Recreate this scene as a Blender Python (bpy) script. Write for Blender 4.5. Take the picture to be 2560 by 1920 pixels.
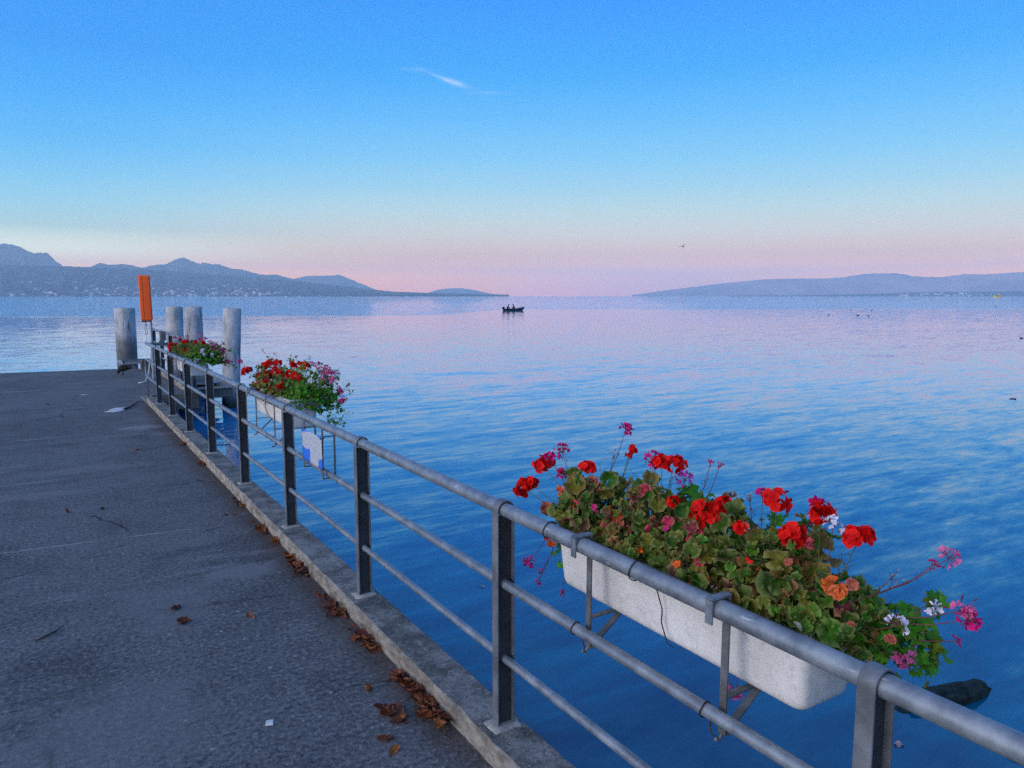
import bpy, math, random
from mathutils import Vector, Matrix, noise
random.seed(11)
R = math.radians
for o in list(bpy.data.objects): bpy.data.objects.remove(o)
SC = bpy.context.scene
COL = SC.collection
WATER = -0.55

# ------------------------------------------------------------------ camera
cam = bpy.data.cameras.new('camera'); cam.sensor_width = 36.0; cam.lens = 26.01
cam.clip_start = 0.05; cam.clip_end = 90000
camo = bpy.data.objects.new('camera', cam); COL.objects.link(camo)
camo.location = (0, 0, 1.95); camo.rotation_euler = (R(90 - 6.763), 0, R(-32.076))
SC.camera = camo

# ------------------------------------------------------------------ sky, light, exposure
SC.view_settings.view_transform = 'Standard'; SC.view_settings.look = 'None'
SC.view_settings.exposure = 0.0; SC.view_settings.gamma = 1.0
SUN_EL, SUN_AZ = 9.0, 262.0      # dawn glow, low on the left (compass-like, from +Y towards +X)
def s2l(c): return tuple((x/255/12.92 if x/255 <= .04045 else ((x/255+.055)/1.055)**2.4) for x in c)
W = bpy.data.worlds.new('World'); SC.world = W; W.use_nodes = True
nt = W.node_tree; N = nt.nodes; L = nt.links; N.clear()
def nd(t, **k):
    n = N.new(t)
    for a, b in k.items(): setattr(n, a, b)
    return n
def mth(op, a, b=None, clamp=False):
    n = nd('ShaderNodeMath', operation=op); n.use_clamp = clamp
    for i, x in enumerate((a, b)):
        if x is None: continue
        if isinstance(x, (int, float)): n.inputs[i].default_value = x
        else: L.new(x, n.inputs[i])
    return n.outputs[0]
tc = nd('ShaderNodeTexCoord')
sep = nd('ShaderNodeSeparateXYZ'); L.new(tc.outputs['Generated'], sep.inputs[0])
el = mth('ARCSINE', sep.outputs[2])
eln = mth('DIVIDE', el, R(90))
def ramp(stops, scale=1.0):
    r = nd('ShaderNodeValToRGB'); e = r.color_ramp.elements
    while len(e) > 1: e.remove(e[-1])
    for i, (p, c) in enumerate(stops):
        x = e[0] if i == 0 else e.new(p)
        x.position = p; x.color = (*c, 1)
    L.new(eln, r.inputs[0]); return r.outputs[0]
SKYC = [(0, (3.0, 0.863, 0.005)),(1.5, (3.0, 1.084, 0.005)),(3, (1.431, 0.729, 0.182)),(4.6, (0.981, 0.867, 0.566)),(6.3, (0.654, 0.852, 0.741)),(8, (0.4, 0.751, 0.871)),(10, (0.223, 0.656, 0.969)),(13, (0.089, 0.52, 1.015)),(16, (0.013, 0.404, 0.996)),(20.5, (0.005, 0.302, 1.006)),(32, (0.05, 0.24, 0.72)),(60, (0.06, 0.2, 0.5)),(90, (0.07, 0.19, 0.44))]
SKYL = [(0, (2.85, 0.932, 0.005)),(1.5, (2.85, 1.17, 0.005)),(3, (1.771, 1.7, 0.953)),(4.6, (0.602, 0.886, 0.715)),(6.3, (0.354, 0.78, 0.876)),(8, (0.193, 0.657, 0.953)),(10, (0.077, 0.527, 1.003)),(13, (0.021, 0.42, 1.016)),(16, (0.005, 0.329, 0.982)),(20.5, (0.005, 0.3, 0.94)),(32, (0.05, 0.24, 0.72)),(60, (0.06, 0.2, 0.5)),(90, (0.07, 0.19, 0.44))]
ra = ramp([(a/90, c) for a, c in SKYC]); rb = ramp([(a/90, c) for a, c in SKYL])
def dirdot(az, e=0):
    v = nd('ShaderNodeVectorMath', operation='DOT_PRODUCT')
    v.inputs[1].default_value = (math.sin(R(az))*math.cos(R(e)), math.cos(R(az))*math.cos(R(e)), math.sin(R(e)))
    L.new(tc.outputs['Generated'], v.inputs[0]); return v.outputs['Value']
def mixc(f, a, b, mode='MIX'):
    m = nd('ShaderNodeMix', data_type='RGBA', blend_type=mode)
    for i, x in ((0, f), (6, a), (7, b)):
        if isinstance(x, (int, float)): m.inputs[i].default_value = x
        elif isinstance(x, tuple): m.inputs[i].default_value = (*x, 1)
        else: L.new(x, m.inputs[i])
    return m.outputs[2]
pinkw = nd('ShaderNodeMapRange'); pinkw.interpolation_type = 'SMOOTHSTEP'
L.new(dirdot(45), pinkw.inputs[0]); pinkw.inputs[1].default_value = .68; pinkw.inputs[2].default_value = .97
sky = mixc(pinkw.outputs[0], rb, ra)
# soft dawn glow round the hidden sun, behind and left of the photographer
gl = mth('POWER', mth('MAXIMUM', dirdot(SUN_AZ, 8), 0.0), 3.0)
sky = mixc(1.0, sky, mixc(gl, (0, 0, 0), (2.3, 2.0, 1.95)), 'ADD')
# one wisp of cirrus high over the lake, and two faint ones beside it
CI = None
for az, e, wa, we, tilt, s in ((27.75, 15.38, .85, .17, -.26, .50), (25.0, 16.15, 1.0, .16, .0, .10), (30.2, 14.72, 1.2, .10, 0, .13), (26.6, 15.75, .9, .09, -.34, .20)):
    a0 = dirdot(az+90, 0); e0 = mth('SUBTRACT', el, R(e))
    ee = mth('SUBTRACT', e0, mth('MULTIPLY', a0, tilt))
    g = mth('ADD', mth('POWER', mth('DIVIDE', a0, R(wa)), 2.0), mth('POWER', mth('DIVIDE', ee, R(we)), 2.0))
    g = mth('MULTIPLY', mth('EXPONENT', mth('MULTIPLY', g, -1.0)), s)
    CI = g if CI is None else mth('ADD', CI, g)
cn = nd('ShaderNodeTexNoise'); cn.inputs['Scale'].default_value = 90; cn.inputs['Detail'].default_value = 4
mp = nd('ShaderNodeMapping'); mp.inputs['Scale'].default_value = (1, 1, 3.2); L.new(tc.outputs['Generated'], mp.inputs[0]); L.new(mp.outputs[0], cn.inputs['Vector'])
front = mth('GREATER_THAN', dirdot(28, 15), 0.9)
CI = mth('MULTIPLY', mth('MULTIPLY', CI, mth('ADD', mth('MULTIPLY', cn.outputs[0], 1.6), .2)), front, True)
sky = mixc(CI, sky, (.72, .90, .98))
bg1 = nd('ShaderNodeBackground'); L.new(sky, bg1.inputs[0]); bg1.inputs[1].default_value = 1.0
st = nd('ShaderNodeTexSky', sky_type='NISHITA', sun_disc=False); st.sun_elevation = R(SUN_EL); st.sun_rotation = R(SUN_AZ)
bg2 = nd('ShaderNodeBackground'); L.new(st.outputs[0], bg2.inputs[0]); bg2.inputs[1].default_value = 0.01
ad = nd('ShaderNodeAddShader'); L.new(bg1.outputs[0], ad.inputs[0]); L.new(bg2.outputs[0], ad.inputs[1])
wo = nd('ShaderNodeOutputWorld'); L.new(ad.outputs[0], wo.inputs[0])

sl = bpy.data.lights.new('sun', 'SUN'); sl.energy = 1.5; sl.angle = R(22); sl.color = (1.0, .97, .93)
so = bpy.data.objects.new('sun', sl); COL.objects.link(so)
sd = Vector((math.sin(R(SUN_AZ))*math.cos(R(SUN_EL)), math.cos(R(SUN_AZ))*math.cos(R(SUN_EL)), math.sin(R(SUN_EL))))
so.rotation_euler = sd.to_track_quat('Z', 'Y').to_euler(); so.location = (-6, -2, 9)
cy = SC.cycles
try:
    cy.use_denoising = False; cy.volume_bounces = 1; cy.max_bounces = 8; cy.transparent_max_bounces = 12
    cy.sample_clamp_indirect = 6
except Exception: pass

# ------------------------------------------------------------------ helpers
def fbm(x, y, z=0.0, o=4):
    return noise.fractal(Vector((x, y, z)), 1.0, 2.0, o)
class MB:
    def __init__(s): s.v = []; s.f = []; s.m = []; s.c = []; s.col = (1, 1, 1)
    def add(s, vs, fs, mi=0, cols=None):
        b = len(s.v); s.v += [tuple(p) for p in vs]
        s.c += (cols if cols else [s.col]*len(vs))
        for f in fs: s.f.append([b+i for i in f]); s.m.append(mi)
    def box(s, x0, x1, y0, y1, z0, z1, mi=0):
        s.add([(x0,y0,z0),(x1,y0,z0),(x1,y1,z0),(x0,y1,z0),(x0,y0,z1),(x1,y0,z1),(x1,y1,z1),(x0,y1,z1)],
              [(0,3,2,1),(4,5,6,7),(0,1,5,4),(1,2,6,5),(2,3,7,6),(3,0,4,7)], mi)
    def bar(s, a, b, w, h, up=(0,0,1), mi=0):
        a = Vector(a); b = Vector(b); d = (b-a).normalized(); u = Vector(up)
        x = d.cross(u)
        if x.length < 1e-4: x = d.cross(Vector((1,0,0)))
        x.normalize(); u = x.cross(d)
        vs = [p + x*sx*w/2 + u*sy*h/2 for p in (a, b) for sx, sy in ((-1,-1),(1,-1),(1,1),(-1,1))]
        s.add(vs, [(3,2,1,0),(4,5,6,7),(0,1,5,4),(1,2,6,5),(2,3,7,6),(3,0,4,7)], mi)
    def tube(s, pts, r, n=12, caps=True, mi=0, cols=None):
        pts = [Vector(p) for p in pts]; k = len(pts)
        rs = r if isinstance(r, (list, tuple)) else [r]*k
        ref = None; rings = []
        for i, p in enumerate(pts):
            t = (pts[min(i+1, k-1)] - pts[max(i-1, 0)]).normalized()
            if ref is None:
                ref = Vector((0,0,1)) if abs(t.z) < .9 else Vector((1,0,0))
            x = t.cross(ref)
            if x.length < 1e-5: x = t.cross(Vector((0,1,0)))
            x.normalize(); ref = x.cross(t).normalized()
            rings.append([p + (x*math.cos(2*math.pi*j/n) + ref*math.sin(2*math.pi*j/n))*rs[i] for j in range(n)])
        s.loft(rings, caps, mi, cols)
    def loft(s, rings, caps=True, mi=0, cols=None):
        n = len(rings[0]); vs = [p for r in rings for p in r]; fs = []
        for i in range(len(rings)-1):
            for j in range(n):
                k = (j+1) % n
                fs.append((i*n+j, i*n+k, (i+1)*n+k, (i+1)*n+j))
        if caps: fs.append(tuple(reversed(range(n)))); fs.append(tuple((len(rings)-1)*n+j for j in range(n)))
        s.add(vs, fs, mi, [c for c in cols for _ in range(n)] if cols else None)
    def lathe(s, prof, cx, cy, n=24, mi=0, lean=(0, 0)):
        z0 = prof[0][1]
        s.loft([[(cx+lean[0]*(z-z0)+r*math.cos(2*math.pi*j/n), cy+lean[1]*(z-z0)+r*math.sin(2*math.pi*j/n), z) for j in range(n)] for r, z in prof], True, mi)
    def strip(s, path, nrm, th, y0, y1, mi=0):
        """flat bar swept in the XZ plane: path of (x,z), thickness inwards along nrm"""
        rings = []
        for (x, z), (nx, nz) in zip(path, nrm):
            rings.append([(x, y0, z), (x, y1, z), (x+nx*th, y1, z+nz*th), (x+nx*th, y0, z+nz*th)])
        s.loft(rings, True, mi)
def loc_of(o):
    v = Vector((0,0,0))
    while o: v += o.location; o = o.parent
    return v
def build(name, mb, mat, parent=None, smooth=False, world=True):
    me = bpy.data.meshes.new(name)
    off = loc_of(parent) if (parent and world) else Vector((0,0,0))
    me.from_pydata([tuple(Vector(p)-off) for p in mb.v], [], mb.f)
    for m in (mat if isinstance(mat, (list, tuple)) else [mat]): me.materials.append(m)
    if any(mb.m): me.polygons.foreach_set('material_index', mb.m)
    if any(c != (1, 1, 1) for c in mb.c):
        at = me.color_attributes.new('tint', 'FLOAT_COLOR', 'POINT')
        at.data.foreach_set('color', [x for c in mb.c for x in (c[0], c[1], c[2], 1)])
    if smooth: me.polygons.foreach_set('use_smooth', [True]*len(me.polygons))
    me.validate(); me.update()
    o = bpy.data.objects.new(name, me); COL.objects.link(o)
    if parent: o.parent = parent
    if smooth and smooth != 'all':
        try: me.set_sharp_from_angle(angle=R(smooth if smooth is not True else 40))
        except Exception: pass
    return o
def bevel(o, w, seg=2):
    m = o.modifiers.new('bevel', 'BEVEL'); m.width = w; m.segments = seg; m.limit_method = 'ANGLE'; m.angle_limit = R(40)
def tag(o, label, cat, group=None, kind=None):
    o['label'] = label; o['category'] = cat
    if group: o['group'] = group
    if kind: o['kind'] = kind
    return o
def thing(name, loc, label, cat, group=None):
    o = bpy.data.objects.new(name, None); COL.objects.link(o); o.location = loc; o.empty_display_size = .1
    return tag(o, label, cat, group)
def struct(o): o['kind'] = 'structure'; return o
def dup(root, loc, rz=0, sc=1.0, label=None, rx=0, ry=0):
    r = root.copy(); COL.objects.link(r); r.location = loc; r.rotation_euler = (rx, ry, rz); r.scale = (sc, sc, sc) if isinstance(sc, (int, float)) else sc
    if label: r['label'] = label
    for ch in list(root.children):
        c = ch.copy(); COL.objects.link(c); c.parent = r
        for g in ch.children:
            d = g.copy(); COL.objects.link(d); d.parent = c
    return r

WAVE1, WAVE2, WAVE3, RUFFLE, CALM = .27, .20, .08, 3.6, .36
HAZE, HAZECOL = 7.2e-5, (.78, .93, .98)
# ------------------------------------------------------------------ materials
class MT:
    def __init__(s, name, rough=.6, metal=0.0, spec=.5):
        s.m = bpy.data.materials.new(name); s.m.use_nodes = True
        s.n = s.m.node_tree.nodes; s.l = s.m.node_tree.links
        s.b = s.n['Principled BSDF']; s.out = s.n['Material Output']
        s.b.inputs['Roughness'].default_value = rough; s.b.inputs['Metallic'].default_value = metal
        s.b.inputs['Specular IOR Level'].default_value = spec
        s.tc = s.n.new('ShaderNodeTexCoord'); s.geo = s.n.new('ShaderNodeNewGeometry')
    def _in(s, sock, x):
        if isinstance(x, (int, float)): sock.default_value = x
        elif isinstance(x, tuple): sock.default_value = (*x, 1) if len(x) == 3 and len(sock.default_value) == 4 else x
        else: s.l.new(x, sock)
    def map(s, scale=(1,1,1), rot=(0,0,0), loc=(0,0,0), world=True):
        m = s.n.new('ShaderNodeMapping'); m.inputs['Scale'].default_value = scale; m.inputs['Rotation'].default_value = rot; m.inputs['Location'].default_value = loc
        s.l.new(s.geo.outputs['Position'] if world else s.tc.outputs['Object'], m.inputs[0]); return m.outputs[0]
    def noise(s, scale, detail=3, rough=.5, vec=None, dist=0.0, col=False):
        n = s.n.new('ShaderNodeTexNoise'); n.inputs['Scale'].default_value = scale; n.inputs['Detail'].default_value = detail
        n.inputs['Roughness'].default_value = rough; n.inputs['Distortion'].default_value = dist
        s.l.new(vec if vec else s.geo.outputs['Position'], n.inputs['Vector']); return n.outputs[1 if col else 0]
    def vor(s, scale, vec=None, feat='F1', out=0):
        n = s.n.new('ShaderNodeTexVoronoi'); n.feature = feat; n.inputs['Scale'].default_value = scale
        s.l.new(vec if vec else s.geo.outputs['Position'], n.inputs['Vector']); return n.outputs[out]
    def rng(s, x, a, b, c=0.0, d=1.0, smooth=False):
        n = s.n.new('ShaderNodeMapRange'); n.interpolation_type = 'SMOOTHSTEP' if smooth else 'LINEAR'
        for i, q in enumerate((x, a, b, c, d)): s._in(n.inputs[i], q)
        return n.outputs[0]
    def math(s, op, a, b=0.0, c=0.0):
        n = s.n.new('ShaderNodeMath'); n.operation = op
        s._in(n.inputs[0], a); s._in(n.inputs[1], b)
        if op in ('MULTIPLY_ADD', 'SMOOTH_MIN'): s._in(n.inputs[2], c)
        return n.outputs[0]
    def mix(s, f, a, b, mode='MIX'):
        n = s.n.new('ShaderNodeMix'); n.data_type = 'RGBA'; n.blend_type = mode
        s._in(n.inputs[0], f); s._in(n.inputs[6], a); s._in(n.inputs[7], b); return n.outputs[2]
    def xyz(s):
        n = s.n.new('ShaderNodeSeparateXYZ'); s.l.new(s.geo.outputs['Position'], n.inputs[0]); return n.outputs
    def attr(s, name='tint'):
        n = s.n.new('ShaderNodeAttribute'); n.attribute_name = name; return n.outputs['Color']
    def base(s, c): s._in(s.b.inputs['Base Color'], c); return s
    def rough(s, c): s._in(s.b.inputs['Roughness'], c); return s
    def bump(s, h, strength=.5, dist=.01, prev=None):
        n = s.n.new('ShaderNodeBump'); n.inputs['Strength'].default_value = strength; s._in(n.inputs['Distance'], dist)
        s._in(n.inputs['Height'], h)
        if prev: s.l.new(prev, n.inputs['Normal'])
        s.l.new(n.outputs[0], s.b.inputs['Normal']); return n.outputs[0]
M = {}
def simple(name, c1, c2, rough=.6, metal=0.0, sc=12, bump=0.0, spec=.5, detail=4):
    t = MT(name, rough, metal, spec); n = t.noise(sc, detail, .6)
    t.base(t.mix(t.rng(n, .35, .65), c1, c2))
    if bump: t.bump(t.noise(sc*6, 3, .6), .5, bump)
    M[name] = t.m; return t
simple('galvanised', (.15,.175,.205), (.36,.40,.45), .42, .45, 11, .0008, .5, 8)
t = MT('galvanised', .45, .4); n1 = t.noise(11, 8, .65); n2 = t.noise(3, 4, .6)
c = t.mix(t.rng(n1, .35, .65), (.15,.175,.21), (.29,.33,.375)); c = t.mix(t.rng(n2, .55, .75, 0, .5), c, (.10,.115,.13))
c = t.mix(t.rng(t.noise(26, 5, .7), .64, .72, 0, .6), c, (.10,.075,.055)); c = t.mix(t.rng(t.noise(60, 3, .6, t.map((1,.2,1))), .68, .74, 0, .7), c, (.55,.58,.62))
t.base(c); t.rough(t.rng(n1, .3, .7, .35, .6)); t.bump(n1, .5, .001); M['galvanised'] = t.m
simple('galvanised_old', (.10,.105,.11), (.19,.20,.21), .55, .4, 14, .0008)
simple('post_paint', (.115,.125,.14), (.22,.235,.26), .5, .35, 10, .0006)
simple('fibre_cement', (.60,.575,.54), (.74,.72,.69), .85, 0, 5, .0010)
simple('concrete_pile', (.30,.30,.30), (.50,.49,.48), .9, 0, 2.2, .004)
simple('concrete_dark', (.05,.05,.045), (.13,.125,.11), .9, 0, 3, .004)
simple('web_paint', (.030,.031,.034), (.055,.056,.062), .6, .2, 12, .0008)
simple('wire_rust', (.02,.014,.012), (.05,.03,.022), .8)
simple('rope_white', (.45,.45,.45), (.65,.65,.66), .9, 0, 60)
simple('orange_plastic', (1.0,.10,.003), (1.0,.125,.005), .6, 0, 3)
simple('soil', (.015,.01,.007), (.04,.026,.018), .95, 0, 40, .006)
simple('black_feather', (.002,.002,.003), (.005,.005,.006), .9, 0, 30)
simple('hull_dark', (.008,.014,.012), (.02,.03,.025), .4, 0, 1)
simple('dark_cloth', (.008,.009,.012), (.02,.02,.028), .9, 0, 6)
simple('skin', (.35,.2,.14), (.42,.25,.18), .6, 0, 6)
simple('rock', (.002,.004,.005), (.018,.038,.036), .75, 0, 18, .04, .25)
simple('house_wall', (.62,.58,.52), (.80,.77,.72), .8, 0, .004)
simple('house_roof', (.16,.08,.05), (.22,.12,.08), .8, 0, .01)
simple('yellow_paint', (.80,.50,.02), (.85,.58,.04), .5, 0, .3)
simple('white_paint', (.75,.75,.75), (.8,.8,.8), .5, 0, .3)
simple('dark_glass', (.01,.012,.015), (.02,.022,.03), .2, 0, .5)
simple('mortar', (.20,.20,.19), (.36,.355,.34), .95, 0, 22, .003)
simple('steel_plate', (.10,.125,.16), (.20,.23,.27), .4, .5, 3, .001)
simple('paper_white', (.48,.48,.50), (.62,.62,.64), .7, 0, 20, .002)
def tinted(name, rough, spec, trans, vary=.25, sc=60):
    t = MT(name, rough, 0, spec); n = t.noise(sc, 3, .6)
    c = t.mix(1.0, t.attr(), t.mix(n, (1-vary,)*3, (1+vary,)*3), 'MULTIPLY'); t.base(c)
    t.bump(t.noise(sc*2.5, 2), .4, .0015)
    if trans:
        tr = t.n.new('ShaderNodeBsdfTranslucent'); t.l.new(c, tr.inputs[0])
        mx = t.n.new('ShaderNodeMixShader'); mx.inputs[0].default_value = trans
        t.l.new(t.b.outputs[0], mx.inputs[1]); t.l.new(tr.outputs[0], mx.inputs[2]); t.l.new(mx.outputs[0], t.out.inputs[0])
    M[name] = t.m; return t
tinted('leaf', .55, .25, .22)
tinted('petal', .6, .15, .25, .12)
tinted('stem', .6, .3, 0)
tinted('dead_leaf', .8, .2, .1, .4, 45)

# stained pile: dark runs and a dirty belt
t = MT('pile_surface', .85); v = t.map((2.2, 2.2, 1.1)); n1 = t.noise(2.0, 5, .6, v); n2 = t.noise(9, 4, .6)
z = t.xyz()[2]
c = t.mix(t.rng(n1, .38, .60), (.30,.305,.31), (.54,.535,.53))
c = t.mix(t.math('MULTIPLY', t.rng(t.math('ADD', z, t.math('MULTIPLY', n2, .9)), .75, 1.6, .85, 0, True), t.rng(t.xyz()[0], 2.25, 2.3, 1, .12)), c, (.085,.078,.078))
c = t.mix(t.rng(t.noise(3.5, 5, .7, t.map((5,5,.35))), .55, .66, 0, .85), c, (.05,.05,.05))
c = t.mix(t.rng(z, -.5, -.15, .9, 0, True), c, (.012,.016,.013))
t.base(c); t.bump(n2, .5, .008); M['pile_surface'] = t.m

# asphalt of the pier deck
t = MT('asphalt', .85, 0, .35); x, y, z = t.xyz()
big = t.noise(.55, 4, .6, t.map((1, .8, 1)), .5); mid = t.noise(4.5, 5, .65); fine = t.noise(95, 3, .7); grain = t.noise(38, 4, .7)
c = t.mix(t.rng(big, .35, .65), (.076,.081,.086), (.132,.139,.147))
c = t.mix(t.rng(mid, .42, .68, 0, .6), c, (.145,.15,.16)); c = t.mix(t.rng(t.noise(1.3, 6, .7, None, .8), .36, .48, .55, 0), c, (.045,.048,.054))
c = t.mix(t.rng(grain, .34, .50, .85, 0), c, (.018,.019,.024)); c = t.mix(t.rng(grain, .54, .68, 0, .85), c, (.26,.26,.275)); c = t.mix(t.rng(fine, .56, .7, 0, .6), c, (.24,.24,.25))
st1 = t.vor(58, None, 'F1'); sc1 = t.vor(58, None, 'F1', 1)
sx = t.n.new('ShaderNodeSeparateColor'); t.l.new(sc1, sx.inputs[0])
spk = t.math('MULTIPLY', t.rng(st1, .30, .16), t.rng(sx.outputs[0], .82, .9))
c = t.mix(t.math('MULTIPLY', spk, .75), c, (.30,.30,.31))
st2 = t.vor(17, None, 'F1'); sc2 = t.vor(17, None, 'F1', 1); sy = t.n.new('ShaderNodeSeparateColor'); t.l.new(sc2, sy.inputs[0])
c = t.mix(t.math('MULTIPLY', t.rng(st2, .22, .12), t.rng(sy.outputs[1], .93, .96, 0, .8)), c, (.34,.34,.35))
vcr = t.n.new('ShaderNodeTexVoronoi'); vcr.feature = 'DISTANCE_TO_EDGE'; vcr.inputs['Scale'].default_value = .62
t.l.new(t.mix(.16, t.map((1,1.5,0)), t.noise(2.5, 5, .7, None, 0, True)), vcr.inputs['Vector'])
crk = t.math('MULTIPLY', t.rng(vcr.outputs[0], .010, .003), t.rng(t.noise(1.1, 3), .50, .58))
c = t.mix(t.math('MULTIPLY', crk, .85), c, (.012,.012,.014))
# worn pale streaks running across the pier, older seam lines
strk = t.noise(1.0, 5, .65, t.map((.55, 3.6, 1), (0,0,R(-6))))
c = t.mix(t.rng(strk, .58, .70, 0, .65), c, (.22,.225,.24)); c = t.mix(t.rng(strk, .30, .42, .5, 0), c, (.03,.032,.036))
def seam(x, y, y0, slope, w, x0, x1):
    d = t.math('ABSOLUTE', t.math('SUBTRACT', t.math('ADD', y, t.math('MULTIPLY', t.math('SUBTRACT', mid, .5), .05)), t.math('MULTIPLY_ADD', x, slope, y0)))
    m = t.math('MULTIPLY', t.rng(d, w, w*.4), t.math('MULTIPLY', t.rng(x, x0-.1, x0+.1), t.rng(x, x1+.1, x1-.2)))
    return t.math('MULTIPLY', m, t.rng(t.noise(7, 3), .35, .5))
c = t.mix(t.math('MULTIPLY', seam(x, y, 6.66, -.10, .014, -6, .95), .8), c, (.33,.33,.34))
c = t.mix(t.math('MULTIPLY', seam(x, y, 5.35, .12, .02, .7, 1.45), .7), c, (.02,.02,.022))
def blot(cx, cy, rx, ry, colr, s=.8, edge=.45):
    global c
    dx = t.math('DIVIDE', t.math('SUBTRACT', x, cx), rx); dy = t.math('DIVIDE', t.math('SUBTRACT', y, cy), ry)
    d = t.math('ADD', t.math('SQRT', t.math('ADD', t.math('MULTIPLY', dx, dx), t.math('MULTIPLY', dy, dy))), t.math('MULTIPLY', t.math('SUBTRACT', t.noise(3.2, 6, .75, None, 1.0), .5), 4.0))
    c = t.mix(t.rng(d, 1+edge, 1-edge*.2, 0, s), c, colr)
blot(1.12, 12.2, .24, .16, (.22,.22,.23)); blot(1.30, 11.45, .17, .13, (.19,.19,.20), .7)
blot(.53, 16.95, .06, .05, (.5,.5,.5), 1.0, .1); blot(.35, 9.5, .5, .16, (.17,.17,.18), .6)
blot(1.05, 5.35, .20, .13, (.16,.165,.18), .7); blot(.55, 5.0, .25, .30, (.15,.152,.165), .5)
blot(.1, 3.6, .4, .35, (.16,.165,.18), .45); blot(-.3, 8.5, .5, .12, (.17,.17,.18), .5)
# brown leaf dirt swept against the kerb
kd = t.rng(t.math('ADD', x, t.math('MULTIPLY', mid, .35)), 1.38, 1.62, 0, .75, True)
c = t.mix(t.math('MULTIPLY', t.math('MULTIPLY', kd, t.rng(y, 1.0, 5.0, .3, 1)), t.rng(y, 15.6, 14.0)), c, (.055,.034,.026))
t.base(c)
h = t.math('ADD', t.math('MULTIPLY', grain, .7), t.math('MULTIPLY', t.rng(st1, .0, .4, 1, 0), .35))
b1 = t.bump(mid, .4, .02); b2 = t.bump(strk, .5, .02, b1); t.bump(h, .7, .005, b2); M['asphalt'] = t.m

# kerb concrete with dark lichen and exposed grit
t = MT('kerb_concrete', .9, 0, .3); x, y, z = t.xyz(); n1 = t.noise(6, 5, .65); n2 = t.noise(45, 4, .7)
c = t.mix(t.rng(n1, .38, .62), (.085,.085,.082), (.24,.235,.225))
c = t.mix(t.rng(n2, .32, .5, .8, 0), c, (.035,.035,.033))
vd = t.vor(80); vc = t.vor(80, None, 'F1', 1); sx = t.n.new('ShaderNodeSeparateColor'); t.l.new(vc, sx.inputs[0])
c = t.mix(t.math('MULTIPLY', t.rng(vd, .3, .18), t.rng(sx.outputs[0], .75, .85, 0, .9)), c, (.50,.50,.49))
c = t.mix(t.rng(t.noise(14, 5, .7, t.map((1,.25,1))), .58, .72, 0, .5), c, (.40,.39,.37))
nz = t.n.new('ShaderNodeSeparateXYZ'); t.l.new(t.geo.outputs['Normal'], nz.inputs[0])
side = t.rng(nz.outputs[0], -.4, -.8, 0, 1)
cs = t.mix(t.rng(t.noise(9, 5, .7, t.map((1,.8,2))), .38, .6), (.15,.125,.10), (.40,.37,.32))
cs = t.mix(t.rng(n2, .33, .46, .6, 0), cs, (.06,.052,.045))
cs = t.mix(t.rng(y, 8, 4, 0, .35), cs, (.12,.11,.095))
c = t.mix(side, c, cs)
t.base(c); t.bump(n2, .9, .006); M['kerb_concrete'] = t.m

# sign sheet: weathered white with torn blue left at the bottom and corners (object coords, y along, z up)
t = MT('sign_sheet', .5); x, y, z = t.xyz()
n1 = t.noise(16, 4, .6)
zz = t.math('ADD', z, t.math('MULTIPLY', t.math('SUBTRACT', n1, .5), .09))
yy = t.math('ABSOLUTE', t.math('SUBTRACT', y, 5.06))
lw = t.math('MULTIPLY', t.rng(zz, .868, .860), t.rng(t.math('ADD', y, t.math('MULTIPLY', n1, .05)), 5.145, 5.16))
rw = t.math('MULTIPLY', t.rng(t.math('ADD', zz, t.math('MULTIPLY', n1, .05)), .862, .85), t.rng(t.math('SUBTRACT', y, t.math('MULTIPLY', t.math('SUBTRACT', n1, .5), .12)), 4.945, 4.935))
m1 = t.math('MAXIMUM', lw, rw)
m2 = t.rng(t.math('ADD', z, t.math('MULTIPLY', yy, .16)), 1.008, 1.014); gap = 1.0
c = t.mix(t.math('MAXIMUM', t.math('MULTIPLY', m1, gap), m2), t.mix(t.noise(30, 4), (.38,.40,.46), (.54,.57,.64)), (.02,.16,.72))
t.base(c); M['sign_sheet'] = t.m
# trough: pitted cement with dirt along the lower edge
t = MT('trough', .88, 0, .3); n1 = t.noise(4.5, 4, .6); vd = t.vor(55); vc = t.vor(55, None, 'F1', 1); sx = t.n.new('ShaderNodeSeparateColor'); t.l.new(vc, sx.inputs[0])
c = t.mix(t.rng(n1, .35, .65), (.60,.575,.55), (.74,.72,.70))
c = t.mix(t.rng(t.noise(30, 4, .7), .36, .48, .35, 0), c, (.40,.38,.35))
c = t.mix(t.math('MULTIPLY', t.rng(vd, .13, .07), t.rng(sx.outputs[0], .86, .9)), c, (.10,.09,.08))
c = t.mix(t.rng(t.noise(20, 4, .7, t.map((1,1,.2))), .62, .74, 0, .4), c, (.33,.31,.29))
c = t.mix(t.rng(t.noise(5, 6, .75, t.map((1,1.6,.5))), .56, .70, 0, .45), c, (.36,.33,.29))
t.base(c); t.bump(t.noise(90, 3, .7), .5, .0015); M['trough'] = t.m

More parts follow.
